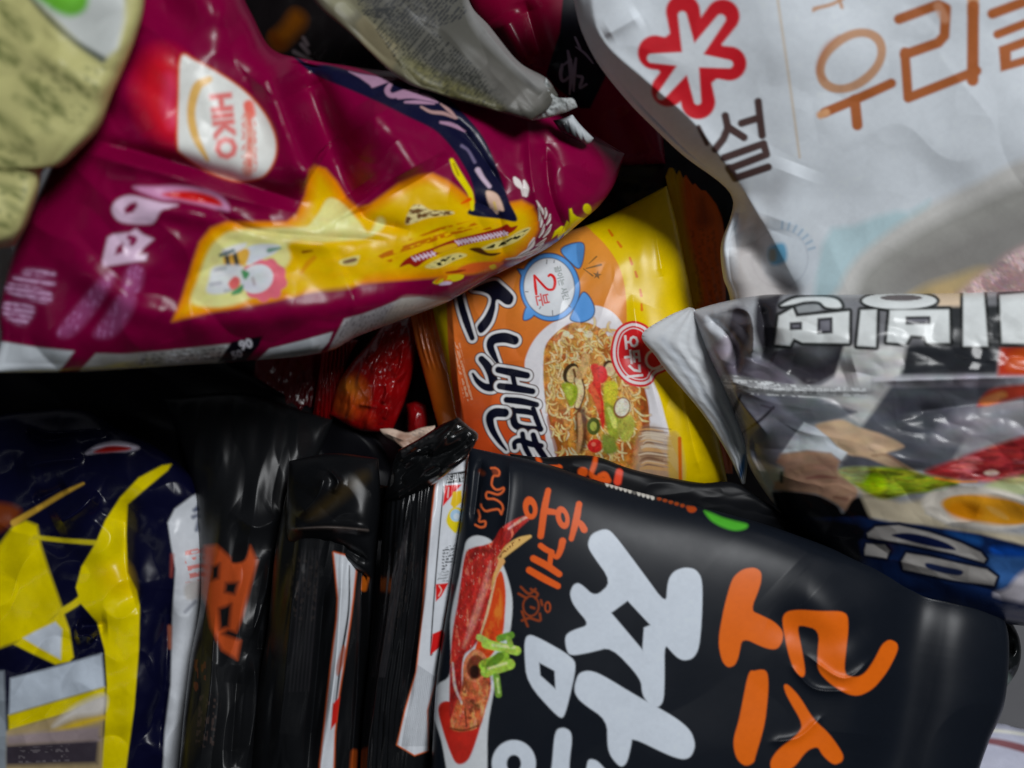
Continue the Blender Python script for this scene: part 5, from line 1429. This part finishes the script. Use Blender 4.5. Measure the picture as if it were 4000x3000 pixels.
t = thing("noodle_packet", "black packet on edge with large orange letters, next to the navy and yellow packet", "noodle packet", 920, 2500, .42, GRP)
sheet("wrapper", EDGEF, t,
      left=[(640, 1560), (745, 1880), (785, 2300), (740, 2600), (700, 3000), (680, 3400)], right=[(1300, 1640), (1150, 2030), (1090, 2300), (1040, 2600), (1010, 3000), (990, 3400)],
      top=[(640, 1560), (950, 1540), (1300, 1640)], bottom=[(680, 3400), (840, 3420), (990, 3400)],
      depth=(.404, .400, .350, .350), bulge=.018, art=art_edge_c, base=(17, 18, 20), step=3.6, back=.05, pu=2.6, pv=6, q=2,
      creases=[([(1060, 2150), (1030, 2350), (975, 2500)], 24, .006), ([(990, 2560), (1000, 2750), (960, 3000)], 26, .006), ([(1050, 2300), (1010, 2480), (1010, 2560)], 24, -.006),
               ([(840, 2400), (820, 2700), (780, 3000)], 22, .003), ([(900, 2000), (1000, 2060), (1100, 2020)], 40, .004), ([(930, 2600), (900, 3000)], 26, -.004)],
      wrinkle=[(90, 600, 6, .0020, 43), (90, 160, 8, .002, 53)], crumple=[(130, 420, 8, .0035, 35)])


# ================================================================== navy and yellow packet, lower left
def art_navy(A):
    Z = ZG
    yl = (206, 188, 0)
    A.poly(Z((-300, 800), (0, 690), (60, 610), (110, 590), (160, 610), (178, 700), (210, 800), (245, 900), (272, 975), (200, 1040), (100, 1105), (0, 1140), (-300, 1200)), yl, soft=18, smooth=False)
    A.poly(Z((-100, 520), (40, 520), (90, 560), (0, 640), (-100, 640)), (96, 40, 12), soft=30)
    A.stroke(Z((60, 600), (170, 535), (270, 475), (360, 430)), [26, 20, 18, 8], (168, 132, 44), soft=10)
    A.poly(Z((60, 1125), (110, 1085), (230, 1010), (270, 975), (300, 1060), (318, 1180), (300, 1200), (240, 1212), (150, 1170)), yl, soft=12, smooth=False)
    A.poly(Z((100, 1098), (150, 1070), (240, 1028), (268, 1060), (262, 1190), (170, 1140)), (176, 184, 194), soft=12, smooth=False)
    A.stroke(Z((150, 662), (280, 676), (415, 686)), [18, 18, 20], (176, 162, 22), soft=9)
    A.stroke(Z((265, 985), (330, 945), (380, 900)), [26, 26, 30], yl, soft=10)
    band = Z((742, 345), (700, 352), (600, 405), (520, 490), (455, 590), (412, 690), (352, 790), (328, 880), (350, 950), (420, 1030), (452, 1150), (462, 1300), (452, 1500), (430, 1700), (420, 2000), (540, 2000),
             (545, 1659), (580, 1400), (600, 1150), (604, 960), (590, 890), (552, 815), (546, 650), (552, 520), (620, 460), (725, 372))
    A.poly(band, yl, soft=9, smooth=False)
    A.poly(Z((420, 800), (540, 780), (570, 900), (470, 900)), (196, 160, 0), soft=60, a=.5)
    A.poly(Z((45, 1272), (240, 1222), (440, 1165), (452, 1310), (240, 1370), (38, 1430)), (168, 178, 190), soft=14, smooth=False)
    A.poly(Z((36, 1432), (240, 1372), (452, 1310), (455, 1352), (300, 1420), (40, 1500)), yl, soft=14, smooth=False)
    A.poly(Z((20, 1500), (300, 1420), (452, 1350), (440, 1700), (-20, 1700)), (150, 132, 96), soft=14, smooth=False)
    A.poly(Z((230, 1480), (330, 1390), (450, 1345), (440, 1420), (320, 1440)), (214, 210, 206), soft=30, a=.9)
    A.stroke(Z((200, 1520), (340, 1470), (450, 1440)), [20, 26, 14], (190, 160, 40), soft=20)
    A.poly(Z((20, 1560), (300, 1540), (430, 1530), (420, 1640), (20, 1650)), (52, 46, 54), soft=24, smooth=False)
    A.poly(Z((30, 1520), (200, 1500), (430, 1480), (430, 1540), (30, 1560)), (136, 122, 124), soft=20, smooth=False)
    A.lines(Z((80, 1570), (300, 1560), (300, 1630), (80, 1640)), -2, 22, (110, 104, 108), a=.5, seed=71)
    A.poly(Z((-40, 1240), (18, 1240), (28, 1500), (20, 2000), (-40, 2000)), (120, 128, 136), soft=14, smooth=False)
    A.poly(Z((370, 302), (430, 262), (520, 250), (600, 272), (560, 290), (450, 292)), (176, 170, 186), soft=14)
    A.poly(Z((405, 296), (470, 268), (560, 274), (540, 288)), (170, 26, 20), soft=10)
    # white side panel
    A.poly(Z((885, 455), (830, 485), (755, 540), (725, 600), (740, 700), (758, 800), (745, 1000), (738, 1300), (712, 1500), (690, 2000), (760, 2000), (790, 1659), (832, 1300), (872, 900), (895, 600)), (178, 182, 188), soft=10, smooth=False)
    for p, q in (((865, 510), (850, 540)), ((870, 560), (835, 575)), ((860, 590), (850, 630)), ((840, 545), (878, 530))):
        A.stroke(Z(p, q), 16, (50, 58, 84), soft=12, a=.8)
    A.lines(Z((800, 720), (868, 700), (862, 850), (800, 860)), -12, 30, (190, 90, 80), a=.8, seed=31, fill=.7)
    A.poly(Z((800, 870), (860, 850), (858, 920), (805, 930)), (150, 146, 140), soft=16, a=.7)
    A.stroke(Z((800, 985), (845, 940)), [10, 14], (90, 94, 108), soft=12, a=.7)
    A.stroke(Z((745, 740), (740, 830)), [14, 10], (140, 60, 50), soft=14, a=.7)
    A.stroke(Z((735, 1050), (735, 1140)), [14, 10], (190, 110, 80), soft=14, a=.7)


t = thing("noodle_packet", "glossy navy packet with yellow bands and a white side panel, at the lower left", "noodle packet", 400, 2400, .43)
sheet("wrapper", GLOSS, t,
      left=[(-460, 1640), (-480, 2300), (-460, 3400)], right=[(700, 1810), (770, 1892), (806, 2020), (800, 2200), (786, 2330), (760, 2590), (718, 2860), (694, 3060), (660, 3400)],
      top=[(-460, 1640), (-150, 1640), (100, 1606), (316, 1600), (461, 1672), (600, 1740), (700, 1810)], bottom=[(-460, 3400), (100, 3430), (660, 3400)],
      depth=(.402, .396, .395, .388), bulge=.022, art=art_navy, base=(7, 8, 32), step=4, back=.03, pu=4, pv=5, q=2.3,
      creases=[([(60, 1640), (200, 1690), (330, 1680), (460, 1670)], 26, .005), ([(100, 1680), (180, 1720), (300, 1700)], 20, -.005), ([(60, 1830), (200, 1800), (330, 1790)], 30, .004),
               ([(320, 1760), (430, 1740), (540, 1745)], 18, .004), ([(210, 2050), (300, 2000), (380, 1920)], 40, .007), ([(130, 1960), (260, 1900)], 30, -.005), ([(290, 2490), (340, 2480), (370, 2500)], 24, .007), ([(300, 2450), (420, 2440)], 30, -.006),
               ([(490, 1950), (490, 2200), (540, 2400)], 40, -.004), ([(660, 2300), (650, 2600), (620, 2950)], 40, -.005)],
      wrinkle=[(300, 260, 30, .006, 3)], crumple=[(220, 280, 40, .006, 12), (90, 110, 0, .0006, 4)])

# large black packet lying across, behind the standing ones
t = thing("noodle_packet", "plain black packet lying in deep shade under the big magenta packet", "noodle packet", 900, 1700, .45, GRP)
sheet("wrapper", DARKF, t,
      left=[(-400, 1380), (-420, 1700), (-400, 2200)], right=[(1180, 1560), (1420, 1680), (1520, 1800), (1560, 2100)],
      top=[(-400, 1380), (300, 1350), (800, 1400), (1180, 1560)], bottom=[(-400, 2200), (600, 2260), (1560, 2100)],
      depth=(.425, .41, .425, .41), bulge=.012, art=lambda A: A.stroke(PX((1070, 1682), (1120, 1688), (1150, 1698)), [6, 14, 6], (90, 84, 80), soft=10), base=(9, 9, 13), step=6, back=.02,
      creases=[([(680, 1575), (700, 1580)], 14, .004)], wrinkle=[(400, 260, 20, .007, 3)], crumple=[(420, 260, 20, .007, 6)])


# ================================================================== red sachets in the hollow
def art_red(A):
    A.ell(PX((1370, 1545))[0], 56, 70, (176, 84, 20), soft=70)
    A.ell(PX((1360, 1510))[0], 30, 26, (190, 110, 30), soft=40, a=.7)
    A.poly(PX((1500, 1380), (1600, 1330), (1600, 1480), (1540, 1540), (1500, 1480)), (146, 6, 10), soft=60, a=.6)
    A.stroke(PX((1340, 1550), (1440, 1640)), [30, 40], (180, 40, 14), soft=50, a=.6)


t = thing("sauce_sachet", "shiny red sachet with an orange patch, in the hollow left of the middle packet", "sachet", 1450, 1480, .45, "red sachets in the hollow")
sheet("wrapper", SHINY, t,
      left=[(1520, 1230), (1440, 1340), (1370, 1420), (1320, 1500), (1290, 1620)], right=[(1612, 1200), (1622, 1380), (1590, 1540), (1530, 1690)],
      top=[(1520, 1230), (1566, 1205), (1612, 1200)], bottom=[(1290, 1620), (1400, 1680), (1530, 1690)],
      depth=(.400, .405, .400, .400), bulge=.014, art=art_red, base=(122, 4, 7), step=3, back=.008, pu=2.4, pv=3,
      creases=[([(1500, 1300), (1470, 1370), (1420, 1410)], 12, .004), ([(1575, 1350), (1565, 1420), (1540, 1480)], 10, .003), ([(1500, 1480), (1510, 1540), (1490, 1580)], 12, .003), ([(1470, 1420), (1460, 1520), (1470, 1600)], 14, .002),
               ([(1520, 1590), (1500, 1640)], 8, .002), ([(1400, 1580), (1470, 1590)], 12, .002), ([(1545, 1300), (1520, 1420)], 24, -.003)],
      wrinkle=[(30, 200, 18, .0014, 3)], crumple=[(70, 150, 18, .005, 9), (26, 60, 18, .001, 4)])
t = thing("sauce_sachet", "narrow dark red sachet with ridged shiny edge, left of the orange patched sachet", "sachet", 1280, 1480, .45, "red sachets in the hollow")
sheet("wrapper", SHINY, t, left=[(1262, 1340), (1246, 1460), (1222, 1620)], right=[(1400, 1330), (1350, 1430), (1300, 1640)], top=[(1262, 1340), (1330, 1320), (1400, 1330)],
      bottom=[(1222, 1620), (1260, 1640), (1300, 1640)], depth=(.408, .408, .405, .405), bulge=.006, art=None, base=(120, 5, 10), step=3, back=.006,
      extra=ribs((1235, 1500), (1330, 1500), 6, .0011, .5), wrinkle=[(40, 120, 10, .003, 7)])
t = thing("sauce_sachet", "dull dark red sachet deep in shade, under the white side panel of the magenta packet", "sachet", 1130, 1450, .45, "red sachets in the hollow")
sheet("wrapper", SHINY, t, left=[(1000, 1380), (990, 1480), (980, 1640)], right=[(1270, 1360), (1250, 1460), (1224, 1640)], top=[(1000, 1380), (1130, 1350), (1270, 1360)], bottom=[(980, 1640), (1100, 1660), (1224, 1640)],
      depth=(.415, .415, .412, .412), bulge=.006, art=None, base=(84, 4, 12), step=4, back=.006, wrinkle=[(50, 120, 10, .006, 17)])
t = thing("sauce_sachet", "small red sachet end with rounded top, beside the orange crimped seal", "sachet", 1620, 1620, .45, "red sachets in the hollow")
sheet("wrapper", SHINY, t, left=[(1586, 1580), (1590, 1640), (1588, 1720)], right=[(1664, 1580), (1672, 1640), (1664, 1720)], top=[(1586, 1580), (1624, 1568), (1664, 1580)], bottom=[(1588, 1720), (1626, 1725), (1664, 1720)],
      depth=(.408, .408, .408, .408), bulge=.008, art=None, base=(116, 6, 10), step=3, back=.006, wrinkle=[(24, 80, 5, .003, 27)])
t = thing("sauce_sachet", "added black sheet that keeps the hollow under the red sachets dark", "sachet", 1450, 1550, .45)  # added sheet, its black colour stands for shade in the hollow
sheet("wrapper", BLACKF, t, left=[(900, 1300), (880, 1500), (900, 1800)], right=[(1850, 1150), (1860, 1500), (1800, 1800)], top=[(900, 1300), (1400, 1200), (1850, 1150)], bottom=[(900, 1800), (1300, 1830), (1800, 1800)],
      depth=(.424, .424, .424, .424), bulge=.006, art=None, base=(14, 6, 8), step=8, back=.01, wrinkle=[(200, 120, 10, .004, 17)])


def art_pale(A):
    A.poly(PX((1560, 1690), (1620, 1700), (1680, 1690), (1600, 1740), (1540, 1745)), (120, 86, 70), soft=16, a=.7)
    A.lines(PX((1600, 1680), (1690, 1665), (1680, 1700), (1620, 1715)), 20, 14, (120, 110, 104), a=.6, seed=3)


t = thing("sauce_sachet", "pale cream sachet tip sticking out above the folded black flap", "sachet", 1590, 1700, .43)
sheet("wrapper", MATTE, t, left=[(1484, 1676), (1500, 1700), (1560, 1740)], right=[(1700, 1662), (1690, 1720), (1660, 1800)],
      top=[(1484, 1676), (1530, 1674), (1590, 1690), (1640, 1672), (1700, 1662)], bottom=[(1560, 1740), (1600, 1780), (1660, 1800)],
      depth=(.390, .388, .388, .386), bulge=.003, art=art_pale, base=(186, 166, 150), step=3, back=.003, creases=[([(1500, 1690), (1580, 1720)], 10, .002)], wrinkle=[(50, 40, 10, .003, 17)])


# ================================================================== far right corner and left rim
def art_corner(A):
    A.stroke(PX((3830, 2890), (3900, 2900), (4000, 2925), (4200, 2990)), [20, 26, 30, 34], (110, 66, 72), soft=12)
    A.stroke(PX((3840, 2850), (3930, 2858), (4010, 2870), (4200, 2900)), [14, 12, 12, 12], (206, 206, 196), soft=12)


t = thing("food_bag", "pale bag with a dull red line, at the bottom right corner beside the black packet", "food bag", 4000, 3000, .42)
sheet("wrapper", WHITEF, t, left=[(3720, 2820), (3700, 3000), (3680, 3400)], right=[(4600, 2850), (4620, 3100), (4600, 3400)], top=[(3720, 2820), (3900, 2825), (4050, 2850), (4600, 2850)],
      bottom=[(3680, 3400), (4100, 3420), (4600, 3400)], depth=(.385, .385, .37, .37), bulge=.016, art=art_corner, base=(158, 160, 176), step=5, back=.012, pu=4, pv=3, wrinkle=[(200, 100, 10, .005, 3)])
t = thing("food_bag", "pale bag end peeking out at the left rim, under the olive and magenta packets", "food bag", -100, 1100, .36)
sheet("wrapper", WHITEF, t, left=[(-420, 880), (-440, 1100), (-420, 1420)], right=[(20, 930), (64, 1040), (40, 1400)], top=[(-420, 880), (-150, 880), (20, 930)], bottom=[(-420, 1420), (-200, 1440), (40, 1400)],
      depth=(.345, .345, .345, .345), bulge=.010, art=None, base=(166, 170, 174), step=6, back=.01, wrinkle=[(160, 160, 20, .005, 3)])
